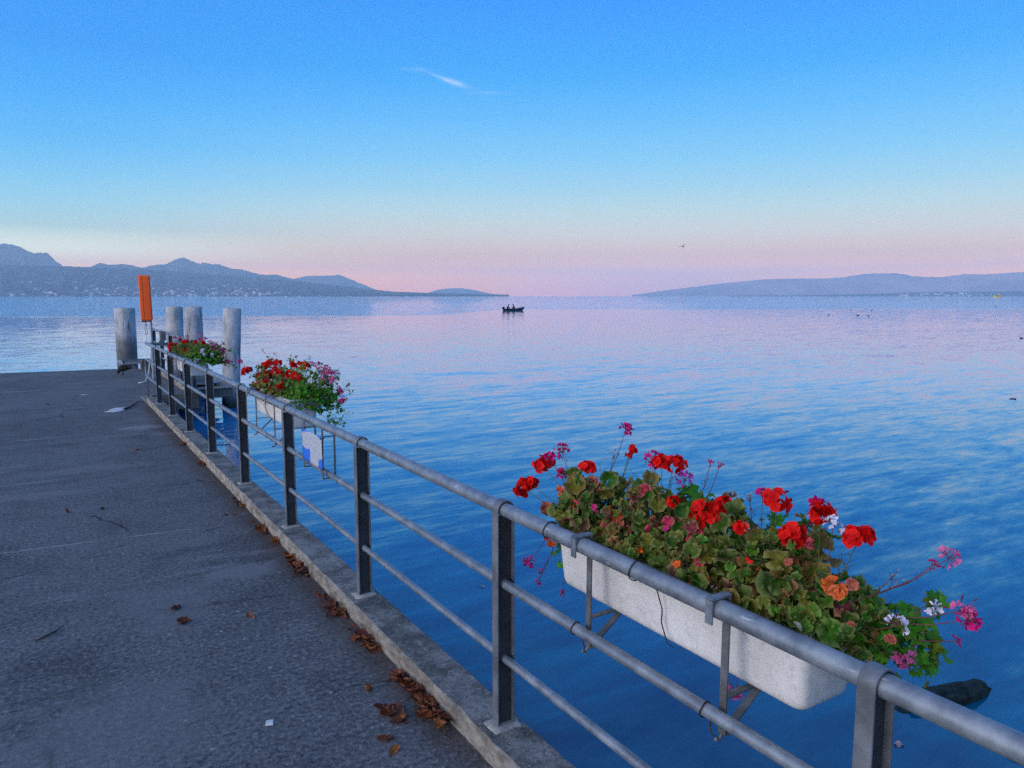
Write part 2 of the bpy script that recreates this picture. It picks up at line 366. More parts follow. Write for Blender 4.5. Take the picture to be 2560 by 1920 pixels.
# lake water
t = MT('lake_water', .04, 0, .5); t.b.inputs['IOR'].default_value = 1.75
x, y, z = t.xyz()
def along(a): return t.math('ADD', t.math('MULTIPLY', x, math.sin(R(a))), t.math('MULTIPLY', y, math.cos(R(a))))
dist = along(32)
ROT = (0, 0, R(26))
w1 = t.noise(1.0, 3, .55, t.map((.95, 4.0, 1), ROT), .25)
w2 = t.noise(1.0, 3, .6, t.map((3.6, 13, 1), (0, 0, R(20))), .4)
w3 = t.noise(1.0, 2, .5, t.map((.22, .95, 1), (0, 0, R(34))))
gust = t.rng(t.noise(1.0, 3, .5, t.map((.035, .09, 1), ROT)), .35, .65, .62, 1.02)
near = t.rng(dist, 12, 60, 1.0, CALM)
lat = t.math('SUBTRACT', t.math('MULTIPLY', x, math.cos(R(32))), t.math('MULTIPLY', y, math.sin(R(32))))
edge = t.math('ADD', dist, t.math('MULTIPLY', t.math('SUBTRACT', t.noise(1.0, 3, .6, t.map((.012, .05, 1), ROT)), .5), 60))
ruf = t.rng(t.math('SUBTRACT', edge, t.rng(lat, -14, 4, 92, 143, True)), -6, 8, 0, 1, True)
def sl_(n, k): return t.math('MULTIPLY', t.math('SUBTRACT', n, .5), k)
sv = t.math('ADD', t.math('ADD', sl_(w1, WAVE1), sl_(w3, WAVE3)), sl_(w2, WAVE2))
amp = t.math('ADD', t.math('MULTIPLY', near, gust), t.math('MULTIPLY', ruf, RUFFLE))
sv = t.math('MULTIPLY', sv, amp)
sw = t.math('MULTIPLY', sl_(t.noise(1.0, 2, .5, t.map((2.0, 3.0, 1), ROT, (3, 7, 0))), WAVE1*.5), amp)
cmb = t.n.new('ShaderNodeCombineXYZ'); sa_, ca_ = math.sin(R(26)), math.cos(R(26))
t.l.new(t.math('ADD', t.math('MULTIPLY', sv, sa_), t.math('MULTIPLY', sw, ca_)), cmb.inputs[0])
t.l.new(t.math('SUBTRACT', t.math('MULTIPLY', sv, ca_), t.math('MULTIPLY', sw, sa_)), cmb.inputs[1]); cmb.inputs[2].default_value = 1.0
nv = t.n.new('ShaderNodeVectorMath'); nv.operation = 'NORMALIZE'; t.l.new(cmb.outputs[0], nv.inputs[0]); t.l.new(nv.outputs[0], t.b.inputs['Normal'])
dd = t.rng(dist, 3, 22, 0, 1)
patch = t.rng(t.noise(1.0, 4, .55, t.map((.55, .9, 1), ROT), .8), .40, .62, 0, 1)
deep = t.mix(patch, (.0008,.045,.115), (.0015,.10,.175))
reflect_c = t.mix(t.noise(1.0, 3, .5, t.map((.05, .12, 1), ROT)), (.014,.25,.64), (.020,.31,.72))
t.base(t.mix(dd, deep, reflect_c))  # sky reflection painted into the body colour, brighter with distance
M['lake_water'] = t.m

def hill(name, c1, c2, sc, c3=None):
    t = MT(name, .95, 0, .1); n = t.noise(sc, 6, .65)
    c = t.mix(t.rng(n, .42, .58), c1, c2)
    if c3: c = t.mix(t.rng(t.noise(sc*3.1, 4, .6), .58, .64), c, c3)
    t.base(c); M[name] = t.m
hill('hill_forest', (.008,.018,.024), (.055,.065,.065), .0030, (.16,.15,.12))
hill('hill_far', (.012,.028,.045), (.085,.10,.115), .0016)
hill('hill_dawn_tint', (.34,.25,.26), (.48,.34,.34), .0009)  # pink dawn light and lilac haze painted into the right-hand hills' colour

# measured places of blooms, turned leaves, skylines and leaf heaps (metres / degrees)
HEADS1 = [('red',1.8,2.609,1.217,0.0526),('red',1.76,2.703,1.098,0.0455),('red',1.78,2.67,1.124,0.0329),('red',1.88,1.904,1.341,0.045),('red',1.9,1.984,1.336,0.0309),('red',1.78,1.646,1.247,0.0512),('red',1.82,1.637,1.231,0.0394),('red',1.76,1.681,1.218,0.0213),('red',1.86,1.442,1.32,0.0426),('red',1.84,1.274,1.33,0.0331),('red',1.76,1.305,1.274,0.0356),('red',1.82,1.141,1.298,0.0412),('red',1.74,1.477,1.256,0.0182),('red',1.85,2.095,1.371,0.0158),('red',1.85,2.113,1.344,0.0124),('red',1.76,1.778,1.257,0.0188),('red',1.8,2.482,1.216,0.0117),('red',1.84,2.35,1.253,0.0303),('red',1.85,1.636,1.27,0.0244),('ivy',1.85,2.132,1.444,0.023),('ivy',1.83,2.518,1.292,0.0356),('ivy',1.8,2.557,1.258,0.0259),('ivy',1.8,2.482,1.202,0.0235),('ivy',1.9,2.034,1.339,0.0349),('mauve',1.87,1.835,1.307,0.0294),('ivy',1.88,1.51,1.323,0.0234),('ivy',1.9,1.333,1.329,0.0275),('white',1.84,1.233,1.309,0.0235),('fade',1.88,2.238,1.305,0.0332),('fade',1.9,1.575,1.285,0.0211),('pink',1.92,0.918,1.156,0.0353),('ivy',1.9,0.891,1.147,0.0231),('white',1.92,0.987,1.14,0.017),('pink',1.86,1.018,1.005,0.0268),('pink',1.98,0.985,1.264,0.0245),('white',1.84,1.034,1.091,0.0243),('pink',1.85,1.56,0.658,0.0214),('ivy',1.82,2.755,0.732,0.0257),('fade',1.9,1.092,1.188,0.0226),('ivy',1.98,1.026,1.232,0.0125),('ivy',1.9,1.706,1.382,0.0094),('ivy',1.9,1.748,1.382,0.0079),('ivy',1.82,2.671,0.667,0.0147),('ivy',1.82,2.652,0.716,0.0125),('ivy',1.95,0.938,1.06,0.0084),('ivy',1.8,2.465,0.689,0.0119)]
COLLEAF1 = [('salmon',1.76,2.224,1.224,0.0361),('salmon',1.75,1.953,1.259,0.0331),('mag',1.75,1.917,1.281,0.0262),('orange',1.72,2.017,1.159,0.0304),('mag',1.7,2.052,1.104,0.0375),('salmon',1.7,1.987,1.139,0.0167),('mag',1.72,1.756,1.2,0.0263),('mag',1.71,1.834,1.148,0.0191),('mag',1.72,1.64,1.182,0.0298),('salmon',1.69,1.579,1.107,0.0203),('mag',1.69,1.58,1.129,0.0174),('orange',1.67,1.549,1.072,0.02),('orange',1.67,1.597,1.064,0.0146),('orange',1.73,1.399,1.156,0.0205),('mag',1.7,1.448,1.082,0.0277),('salmon',1.69,1.402,1.089,0.0163),('orange',1.72,1.299,1.088,0.021),('orange',1.75,1.163,1.172,0.0299),('orange',1.74,1.139,1.161,0.0197),('salmon',1.76,1.116,1.196,0.0171),('orange',1.75,1.481,1.25,0.0141),('red',1.74,1.464,1.26,0.0168),('orange',1.78,2.46,1.14,0.0233),('orange',1.78,2.411,1.171,0.0191),('salmon',1.76,2.515,1.049,0.0296),('salmon',1.7,2.363,1.0,0.0225),('mag',1.76,1.247,1.266,0.018),('salmon',1.74,1.304,1.198,0.0132),('orange',1.75,2.482,0.918,0.0274),('red',1.74,2.485,0.949,0.0157),('salmon',1.75,1.116,1.083,0.0148),('salmon',1.84,1.047,1.05,0.0147)]
HEADS2 = [('red',1.644,7.6,1.208,0.0382),('red',1.675,7.6,1.216,0.0274),('red',1.78,7.383,1.264,0.0403),('red',1.82,7.363,1.295,0.0376),('red',1.85,7.171,1.313,0.0307),('red',1.75,7.165,1.205,0.0436),('red',1.78,7.007,1.26,0.036),('red',1.78,6.816,1.255,0.0318),('red',1.8,6.588,1.258,0.0326),('red',1.78,6.372,1.271,0.0277),('red',1.88,6.777,1.329,0.0251),('red',1.88,6.546,1.331,0.0366),('red',1.9,6.447,1.346,0.0282),('red',1.76,6.778,1.214,0.0266),('red',1.73,7.444,1.176,0.0252),('red',1.7,7.291,1.116,0.0247),('red',1.72,6.602,1.163,0.0227),('red',1.7,6.618,1.159,0.0114),('red',1.7,6.862,1.117,0.0218),('red',1.7,7.037,1.167,0.0171),('red',1.8,6.306,1.256,0.0173),('pink',1.95,6.424,1.349,0.0282),('ivy',1.95,6.241,1.36,0.022),('pink',1.98,6.239,1.315,0.0315),('ivy',2.0,6.175,1.335,0.0274),('pink',2.0,6.231,1.267,0.0395),('ivy',2.023,6.15,1.304,0.0234),('ivy',2.079,6.15,1.294,0.0236),('pink',2.037,6.15,1.233,0.0353),('white',2.0,6.284,1.238,0.0279),('white',2.038,6.15,1.279,0.0196),('ivy',2.102,6.15,1.118,0.0198),('ivy',2.104,6.15,1.045,0.0198),('ivy',2.137,6.15,1.066,0.0222),('pink',2.083,6.15,1.167,0.0174),('white',1.855,6.15,1.236,0.0217),('white',1.8,6.948,1.307,0.0136),('white',1.85,6.645,1.296,0.0148),('ivy',1.591,7.6,1.306,0.0181),('fade',1.82,7.6,1.402,0.0184),('fade',1.9,7.456,1.38,0.0182),('fade',1.9,6.722,1.395,0.0208),('fade',1.95,6.499,1.392,0.0203)]
HEADS3 = [('red',1.652,12.85,1.164,0.0554),('red',1.717,12.85,1.152,0.0505),('red',1.649,12.85,1.103,0.0404),('red',1.82,12.448,1.24,0.0443),('red',1.8,12.633,1.211,0.0299),('red',1.72,12.421,1.132,0.0196),('red',1.72,11.807,1.146,0.0187),('red',1.85,11.818,1.277,0.0207),('red',1.886,11.4,1.283,0.0219),('red',1.8,12.272,1.182,0.0253),('ivy',1.714,12.85,1.293,0.0222),('ivy',1.806,12.85,1.27,0.0385),('ivy',1.9,11.768,1.395,0.0188),('ivy',1.92,11.861,1.305,0.0284),('pink',1.94,11.558,1.32,0.037),('ivy',1.98,11.4,1.28,0.0321),('pink',2.021,11.4,1.223,0.0459),('ivy',2.057,11.4,1.25,0.0322),('ivy',2.153,11.4,1.256,0.0231),('pink',2.131,11.4,1.165,0.0416),('ivy',2.166,11.4,1.153,0.0278),('pink',2.163,11.4,1.07,0.0371),('ivy',2.221,11.4,0.993,0.0279),('ivy',2.053,11.4,1.167,0.0277),('pink',1.892,12.85,1.298,0.0305),('white',1.881,11.4,1.174,0.0292),('white',1.878,11.4,1.119,0.0347),('white',1.789,11.4,1.031,0.0273),('white',1.998,11.4,1.105,0.0276),('ivy',2.3,10.966,1.031,0.0226)]
LA = [(-6.76,2.971),(-4.58,2.782),(-3.16,3.172),(-2.20,3.309),(-1.96,3.333),(-1.72,3.285),(-1.48,3.265),(-1.12,3.105),(-0.52,2.789),(-0.27,2.782),(0.11,2.823),(0.34,2.771),(0.60,2.437),(1.09,2.000),(1.84,1.411),(2.74,0.733)]
LB = [(-6.83,2.156),(-2.29,1.998),(1.09,1.970),(2.81,1.944),(5.57,1.884),(8.47,1.689),(11.50,1.496),(14.66,1.239),(17.94,0.935),(21.32,0.532),(23.04,0.361),(25.66,0.275),(28.31,0.206),(31.86,0.136)]
LC = [(1.44,1.329),(2.74,1.958),(3.02,2.116),(3.23,2.228),(3.50,2.187),(3.77,2.100),(4.46,2.176),(5.02,2.156),(5.58,1.979),(5.93,1.985),(6.30,2.117),(7.32,2.230),(7.77,2.492),(8.22,2.677),(8.51,2.667),(8.95,2.467),(9.47,2.267),(9.70,2.368),(10.00,2.324),(10.30,2.248),(10.53,2.300),(10.91,2.208),(11.52,1.988),(12.14,1.930),(12.46,1.868),(13.24,1.628),(13.87,1.551),(14.52,1.590),(15.16,1.427),(15.64,1.313),(16.29,1.148),(17.94,0.730),(19.61,0.270)]
LD = [(14.33,0.801),(15.64,1.229),(16.30,1.402),(16.80,1.507),(17.96,1.532),(18.63,1.554),(19.05,1.608),(19.47,1.439),(20.14,1.168),(20.98,0.826),(21.66,0.515),(22.69,0.273),(23.73,0.134)]
LE = [(24.43,0.099),(25.66,0.275),(26.37,0.486),(26.90,0.575),(27.60,0.628),(28.31,0.611),(29.37,0.453),(30.08,0.277),(30.97,0.118)]
LF = [(41.2, 0.1), (44.12, 0.5), (47.47, 0.92), (50.71, 1.236), (52.62, 1.271), (54.7, 1.253), (56.06, 1.335), (57.05, 1.504), (57.77, 1.567), (58.67, 1.569), (59.31, 1.582), (59.82, 1.483), (60.27, 1.358), (60.89, 1.301), (61.81, 1.268), (62.7, 1.373), (63.46, 1.451), (64.45, 1.428), (65.02, 1.446), (65.85, 1.512), (66.47, 1.533), (67.48, 1.612), (69.55, 1.695)]
LG = [(48.32,0.061),(52.67,0.075),(56.11,0.131),(58.74,0.221),(60.33,0.282),(62.47,0.317),(64.23,0.311),(66.55,0.349),(69.64,0.368)]
HEAPS = [('a',1.441,5.166,16,0.073),('b',1.399,4.375,7,0.041),('c',1.421,3.796,12,0.057),('d',1.411,3.363,5,0.033),('e',1.430,3.142,14,0.059),('f',1.412,2.949,12,0.048),('g',1.247,3.053,6,0.035),('h',1.152,2.890,1,0.000),('i',1.151,2.799,1,0.000),('j',1.235,3.330,1,0.000),('k',0.590,4.639,2,0.017),('l',0.570,4.886,1,0.000),('m',0.944,4.516,1,0.000),('n',0.054,7.679,1,0.000),('o',0.328,7.629,1,0.000),('p',1.427,6.262,5,0.047),('q',1.457,7.194,7,0.071),('r',1.286,6.822,2,0.033),('s',1.403,6.490,1,0.000),('t',1.453,5.774,2,0.029),('u',1.506,9.142,5,0.065),('v',1.476,10.456,5,0.086),('w',0.882,10.407,1,0.000),('x',1.443,4.243,3,0.023),('y',1.484,6.109,2,0.019),('z',1.489,5.453,3,0.028),]

# ================================================================== SETTING
# lake
mb = MB(); S = 24000
mb.add([(-S,-S,WATER),(S,-S,WATER),(S,S,WATER),(-S,S,WATER)], [(0,1,2,3)])
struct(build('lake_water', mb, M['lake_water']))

def ridge(name, pts, D0, D1, D2, mat, rough=.10, nt_=14, seed=0, step=.12, prof=1.1):
    """a range of hills: skyline elevation by bearing, foot at D0, crest at D1, back foot at D2"""
    az0, az1 = pts[0][0], pts[-1][0]
    def crest(a):
        for (a0, e0), (a1, e1) in zip(pts, pts[1:]):
            if a0 <= a <= a1: e = e0+(e1-e0)*(a-a0)/(a1-a0); break
        else: e = pts[-1][1] if a > az1 else pts[0][1]
        return D1*math.tan(R(max(e, 0)))
    def height(a, q):
        hc = crest(a)
        n = fbm(a*1.3+seed, q*2.2, seed, 5)
        base = (q**prof) if q <= 1 else max(0, 1-(q-1))**1.2
        w = math.sin(math.pi*min(q, 1)) if q <= 1 else min(1, (q-1)*2)
        n2 = fbm(a*6+seed, q*3, 7, 4)*(.03 if abs(q-1) < .01 else .05)
        return max(hc*(base + rough*n*w + n2), -2) - .6 + (0 if q > 0 else -20)
    n = max(2, int((az1-az0)/step)); qs = [i/nt_ for i in range(nt_+1)] + [1.25, 1.5, 2.0]
    vs = []; fs = []
    for i in range(n+1):
        a = az0+(az1-az0)*i/n
        for q in qs:
            d = D0+(D1-D0)*q if q <= 1 else D1+(D2-D1)*(q-1)
            vs.append((d*math.sin(R(a)), d*math.cos(R(a)), height(a, q)))
    k = len(qs)
    for i in range(n):
        for j in range(k-1): fs.append((i*k+j, i*k+j+1, (i+1)*k+j+1, (i+1)*k+j))
    m = MB(); m.add(vs, fs)
    o = struct(build(name, m, M[mat], smooth='all'))
    return lambda a, q: ((D0+(D1-D0)*q)*math.sin(R(a)), (D0+(D1-D0)*q)*math.cos(R(a)), height(a, q))
LB = [(-12, 2.3)] + LB; LA = [(-12, 2.4)] + LA; LF = LF + [(80, 1.9)]; LG = LG + [(80, .4)]
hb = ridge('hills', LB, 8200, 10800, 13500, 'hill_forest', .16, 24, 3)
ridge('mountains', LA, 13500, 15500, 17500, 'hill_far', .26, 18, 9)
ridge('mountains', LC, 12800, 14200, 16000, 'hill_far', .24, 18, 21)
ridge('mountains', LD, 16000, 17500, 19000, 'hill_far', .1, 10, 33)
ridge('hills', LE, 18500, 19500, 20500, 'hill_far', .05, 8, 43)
ridge('hills', LF, 14600, 15800, 17500, 'hill_dawn_tint', .08, 12, 55, .25)
hg = ridge('hills', LG, 12500, 13500, 14500, 'hill_forest', .12, 10, 61, .25)

# pier deck
mb = MB()
mb.add([(-7,-12,0),(1.46,-12,0),(1.46,16.1,0),(2.32,15.95,0),(2.32,22.1,0),(1.3,22.62,0),(.42,22.66,0),(-1.1,22.85,0),(-7,23.4,0)], [tuple(range(9))])
struct(build('pier_deck', mb, M['asphalt']))
mb = MB()   # concrete slab under the asphalt
prof = [(-7,-12),(1.455,-12),(1.455,16.12),(2.50,15.90),(2.50,22.15),(1.3,22.66),(.42,22.70),(-1.1,22.88),(-7,23.43)]
mb.loft([[(a,b,-.30) for a,b in prof],[(a,b,-.004) for a,b in prof]], True)
struct(build('pier_slab', mb, M['concrete_dark']))
mb = MB(); mb.box(-6.6, 1.30, -12, 15.9, -3, -.302); mb.box(-6.6, .9, 15.9, 22.2, -3, -.302)
struct(build('pier_footing', mb, M['concrete_dark']))

def worn_box(mb, x0, x1, y0, y1, z0, z1, step=.06, jit=.004):
    n = max(1, int((y1-y0)/step)); rings = []
    for i in range(n+1):
        y = y0+(y1-y0)*i/n
        j = lambda k: fbm(y*7, k*3.7, 1, 4)*jit*1.6
        c = .010+abs(fbm(y*9, 5.5))*.010
        e = 1 if 0 < i < n else .4
        rings.append([(x0+j(1)*.5,y,z0),(x0+j(2)*.6,y,z1-c),(x0+c+j(3),y,z1+j(4)*.3),(x1-c,y,z1),(x1+j(5),y,z1-c),(x1,y,z0)])
    mb.loft(rings, True)
mb = MB()
for y0, y1 in ((-12,-.96),(-.95,2.0),(2.006,6.36),(6.368,10.85),(10.856,15.0)):
    worn_box(mb, 1.46, 1.672, y0, y1, -.31, .10)
struct(build('kerb', mb, M['kerb_concrete'], smooth=35))
mb = MB(); worn_box(mb, 2.325, 2.50, 15.95, 22.1, -.002, .10)
struct(build('kerb', mb, M['kerb_concrete'], smooth=35))
mb = MB(); worn_box(mb, 1.46, 1.672, 15.01, 16.05, -.31, .012)
struct(build('kerb', mb, M['kerb_concrete'], smooth=35))

# ================================================================== RAILING
def ustrap(mb, cx, r_out, th, z_foot, zc, y0, y1, n=12):
    path = [(cx-r_out, z_foot), (cx-r_out, zc)]; nr = [(1,0),(1,0)]
    for i in range(1, n):
        a = math.pi - math.pi*i/n
        path.append((cx+r_out*math.cos(a), zc+r_out*math.sin(a))); nr.append((-math.cos(a), -math.sin(a)))
    path += [(cx+r_out, zc), (cx+r_out, z_foot)]; nr += [(-1,0),(-1,0)]
    mb.strip(path, nr, th, y0, y1)
def railing(name, X, ys, ya, yb, label, rmid=True, zk=.10):
    rt = thing(name, (X, (ya+yb)/2, zk), label, 'railing')
    ZT, ZM, ZL = 1.063, .738, .404
    def rail(nm, z, r, a, b, joints=()):
        m = MB(); m.tube([(X, a+(b-a)*i/40, z+.0015*fbm(i*.7, z*9)) for i in range(41)], r, 20)
        for j in [q for q in joints if a < q < b]:
            m.tube([(X, j-.035, z),(X, j-.033, z),(X, j+.033, z),(X, j+.035, z)], [r+.0005, r+.0022, r+.0022, r+.0005], 20)
        o = build(nm, m, M['galvanised'], rt, smooth=40); return o
    rail('top_rail', ZT, .0295, ya, yb, (8.05, 13.4))
    rail('middle_rail', ZM, .0205, ya+.05, yb-.03, (2.27, 6.9, 9.0, 10.2))
    rail('lower_rail', ZL, .0175, ya+.05, yb+.12, (2.17, 7.7))
    for y in ys:
        m = MB(); ustrap(m, X, .0425, .007, zk, ZT-.002, y-.023, y+.023)
        p = build('post', m, M['post_paint'], rt, smooth=40); bevel(p, .0015, 1)
        m = MB(); m.box(X-.0352, X+.0352, y-.004, y+.004, zk+.001, ZT-.028)
        build('web_plate', m, M['web_paint'], p)
        m = MB(); n = 18
        ring = lambda s, z: [(X+(.0425+.030*s)*max(-1,min(1,1.35*math.cos(6.283*k/n)))+.012*s*fbm(k*.9, y), y+(.023+.034*s)*max(-1,min(1,1.35*math.sin(6.283*k/n)))+.012*s*fbm(k*1.3, y, 4), z) for k in range(n)]
        m.loft([ring(1, zk+.0005), ring(.8, zk+.006), ring(.15, zk+.010)], True)
        build('mortar_pad', m, M['mortar'], p, smooth='all')
    return rt
RY = [-2.36, -.72, .925, 2.585, 4.25, 5.885, 7.525, 9.225, 10.875, 12.5, 14.05]
railing('railing', 1.577, RY, -4.0, 15.62, 'long grey galvanised steel pipe railing with three rails running along the pier kerb')
r2 = railing('railing', 2.41, [15.75, 17.3, 18.85, 20.4, 21.95], 15.62, 22.0, 'short grey pipe railing on the landing stage beyond the orange case pole')
m = MB(); m.tube([(1.60, 15.66, 1.045), (1.8, 15.66, 1.035), (2.37, 15.66, 1.04)], .024, 16); m.box(1.80, 1.90, 15.62, 15.70, 1.0, 1.10); m.box(1.84,1.93,15.66,15.72,1.10,1.28)
cr = build('cross_rail', m, M['galvanised_old'], smooth=40); tag(cr, 'single cross rail with a latch joining the long railing to the short far railing', 'rail')

# ================================================================== PLANTERS
def rrect(cx, cy, hx, hy, r, z, n=5):
    r = min(r, hx-.001, hy-.001); P = []
    for sx, sy, a0 in ((1,1,0),(-1,1,90),(-1,-1,180),(1,-1,270)):
        for i in range(n+1):
            a = R(a0+90*i/n); P.append((cx+sx*(hx-r)+r*math.cos(a), cy+sy*(hy-r)+r*math.sin(a), z))
    return P
def trough(y0, y1, z0, label):
    cx, cyy = 1.822, (y0+y1)/2; hl = (y1-y0)/2; hgt = .275 if z0 < .787 and z0 > .7855 else .262
    t_ = thing('flower_trough', (cx, cyy, z0), label, 'planter', 'white flower troughs hung on the railing')
    m = MB(); rings = []
    for s, inset in ((0,.028),(.004,.016),(.012,.007),(.024,.002),(.035,0)):
        rings.append(rrect(cx, cyy, .112-inset, hl-.018-inset, .030, z0+s))
    rings.append(rrect(cx, cyy, .132, hl-.001, .030, z0+hgt-.006)); rings.append(rrect(cx, cyy, .130, hl-.003, .028, z0+hgt))
    rings.append(rrect(cx, cyy, .115, hl-.018, .02, z0+hgt)); rings.append(rrect(cx, cyy, .112, hl-.021, .02, z0+hgt-.006))
    rings.append(rrect(cx, cyy, .109, hl-.025, .02, z0+hgt-.06))
    m.loft(rings, True); b = build('trough_body', m, M['trough'], t_, smooth=50)
    m = MB(); m.loft([rrect(cx, cyy, .107, hl-.027, .02, z0+hgt-.055), rrect(cx, cyy, .107, hl-.027, .02, z0+hgt-.03)], True)
    build('soil', m, M['soil'], t_)
    return t_
TR = [(1.192, 2.368, .786), (6.28, 7.50, .812), (11.53, 12.72, .785)]
trough(*TR[0], 'large white cement flower trough nearest the camera, hung outside the rail'); trough(*TR[1], 'white cement flower trough in the middle, beside the weathered blue and white sign')
trough(*TR[2], 'white cement flower trough farthest away, close to the concrete piles')
def bracket(y, label, zt):
    b = thing('trough_bracket', (1.612, y, .65), label, 'bracket', 'steel brackets carrying the flower troughs')
    m = MB()      # hook over the top rail
    m.bar((1.541, y, 1.025), (1.541, y, 1.098), .006, .026, (0,1,0)); m.bar((1.538, y, 1.099), (1.618, y, 1.099), .026, .006)
    build('hook', m, M['galvanised'], b)
    m = MB(); m.bar((1.615, y, 1.096), (1.612, y, .668), .026, .006, (1,0,0)); m.tube([(1.612,y,.685),(1.611,y,.668),(1.600,y,.655),(1.585,y,.660)], .006, 8)
    build('strap', m, M['galvanised_old'], b)
    zb = zt-.003
    m = MB(); m.bar((1.616, y, zb), (1.90, y, zb), .024, .005); build('shelf_arm', m, M['galvanised_old'], b)
    m = MB(); m.bar((1.617, y-.004, .668), (1.765, y-.004, zb-.006), .026, .006, (0,0,1)); build('brace', m, M['galvanised_old'], b)
for y, l in ((2.045,'flat steel bracket holding the left end of the nearest flower trough'), (1.405,'flat steel bracket holding the right end of the nearest flower trough'),
             (7.10,'steel bracket under the far end of the middle flower trough'), (6.44,'steel bracket under the near end of the middle flower trough'),
             (12.1,'steel bracket under the far end of the farthest flower trough'), (11.5,'steel bracket under the near end of the farthest flower trough')):
    bracket(y, l, .786 if y < 3 else (.812 if y < 8 else .785))
def wire(path, label, r=.0022, extra=None, grp='wires tied round the rails'):
    m = MB(); m.tube(path, r, 6); o = build('wire_tie', m, M['wire_rust'], smooth='all')
    tag(o, label, 'wire', grp); return o
def loop(y, z, r, tail=()):
    p = [(1.577+r*math.cos(R(a)), y+.004*math.sin(R(a*2)), z+r*math.sin(R(a))) for a in range(-60, 301, 20)]
    return p+list(tail)
wire(loop(2.245, 1.063, .032), 'thin dark wire loop round the top rail at the left end of the nearest trough')
wire(loop(1.752, 1.063, .034, [(1.61,1.745,1.03),(1.66,1.742,.98),(1.683,1.74,.91),(1.686,1.745,.86),(1.69,1.72,.80),(1.70,1.70,.788)]), 'dark wire looped over the top rail and hanging down the middle of the nearest trough')
wire(loop(2.075, .738, .024, [(1.60,2.07,.71),(1.60,2.06,.68),(1.605,2.05,.655)]), 'dark wire tied round the middle rail under the left bracket of the nearest trough')
wire(loop(1.44, .738, .024, [(1.60,1.44,.71),(1.59,1.43,.67),(1.60,1.41,.65)]), 'dark wire tied round the middle rail under the right bracket of the nearest trough')
wire(loop(7.05, 1.063, .033, [(1.62,7.04,1.0),(1.67,7.0,.93),(1.69,6.93,.85),(1.70,6.8,.80)]), 'dark wire looped over the top rail at the middle flower trough')
wire(loop(12.3, 1.063, .033, [(1.62,12.2,1.0),(1.67,12.1,.93),(1.69,11.9,.80)]), 'dark wire looped over the top rail at the farthest flower trough')

# ---------- geraniums
def rv(s=1.0): return Vector((random.gauss(0,s), random.gauss(0,s), random.gauss(0,s)))
def frame(n):
    n = n.normalized(); a = Vector((0,0,1)) if abs(n.z) < .9 else Vector((1,0,0))
    x = n.cross(a).normalized(); return x, n.cross(x)
def sc(c, k): return tuple(min(1, max(0, x*k)) for x in c)
def mixt(a, b, f): return tuple(p+(q-p)*f for p, q in zip(a, b))
def round_leaf(mb, p, n, r, c, rim, curl=.3):
    x, y = frame(n); n = n.normalized(); rot = random.random()*6.28; K = 15
    ph = random.random()*6; vs = [p - n*r*.18]; cs = [sc(c, 1.05)]
    for ring, rr in ((0, .55), (1, 1.0)):
        for k in range(K):
            a = rot + R(14) + (R(332))*k/(K-1)
            sca = 1+.10*math.cos((a-rot)*7)*(ring) + (.05 if ring else 0)*math.sin(a*3+ph)
            zf = (.02 if ring == 0 else curl*.45) + (.22*math.sin(a*3+ph)+.16*math.sin(a*7+ph*2))*(ring*.9+.1)
            vs.append(p + (x*math.cos(a)+y*math.sin(a))*r*rr*sca + n*r*zf)
            f = .70 if ring == 0 else 1
            cs.append(sc(c, f*random.uniform(.9,1.1)) if ring == 0 else mixt(c, rim, random.uniform(.7,1)))
    fs = []
    for k in range(K-1): fs.append((0, 1+k, 2+k)); fs.append((1+k, 1+K+k, 2+K+k, 2+k))
    mb.add(vs, fs, 0, cs)
def ivy_leaf(mb, p, n, r, c):
    x, y = frame(n); rot = random.random()*6.28; vs = [p]; cs = [sc(c, 1.15)]
    for k in range(11):
        a = rot + R(25)+R(310)*k/10; rr = r*(1.0 if k % 2 == 0 else .62)
        vs.append(p+(x*math.cos(a)+y*math.sin(a))*rr + n*r*.15*math.sin(a*2+rot)); cs.append(c)
    mb.add(vs, [(0,k,k+1) for k in range(1,11)], 0, cs)
def petal(mb, o, d, n, l, w, c, cup=.25):
    d = d.normalized(); s = d.cross(n).normalized(); n = s.cross(d)
    P = [o, o+d*l*.45-s*w*.42+n*l*cup*.2, o+d*l*.45+n*l*cup*.05, o+d*l*.45+s*w*.42+n*l*cup*.2,
         o+d*l*.86-s*w*.5+n*l*cup*.25*random.uniform(.3,1.8), o+d*l*1.0+n*l*cup*random.uniform(-.4,.8), o+d*l*.86+s*w*.5+n*l*cup*.25*random.uniform(.3,1.8)]
    k = random.uniform(.8, 1.12)
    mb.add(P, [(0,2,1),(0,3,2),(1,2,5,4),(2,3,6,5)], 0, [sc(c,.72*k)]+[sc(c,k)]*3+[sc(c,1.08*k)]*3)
RED, DEEP = (.86,.010,.006), (.60,.006,.008)
MAG, PINK, WHITE, MAUVE = (.70,.015,.20), (.80,.22,.45), (.80,.78,.88), (.45,.05,.38)
def red_head(mb, p, r, up):
    r *= 1.1; nf = max(4, int(8 + r*330)); rf = min(r*.72, .0200); sq = random.uniform(.6,.9)
    for i in range(nf):
        zf = random.uniform(-.35, 1); a = random.random()*6.28; q = math.sqrt(max(0, 1-zf*zf))
        x, y = frame(up); d = (x*math.cos(a)*q + y*math.sin(a)*q*random.uniform(.7,1) + up*zf*sq).normalized()
        c0 = p + d*r*.66*random.uniform(.65, 1.25); n = (d + rv(.38)).normalized(); fx, fy = frame(n)
        a0 = random.random()*6.28; col = mixt(RED, DEEP, random.random()*.7)
        for k in range(5):
            b = a0+k*1.2566+random.uniform(-.12,.12)
            petal(mb, c0, fx*math.cos(b)+fy*math.sin(b)+n*random.uniform(.05,.5), n, rf*random.uniform(.85,1.1), rf*.95, col)
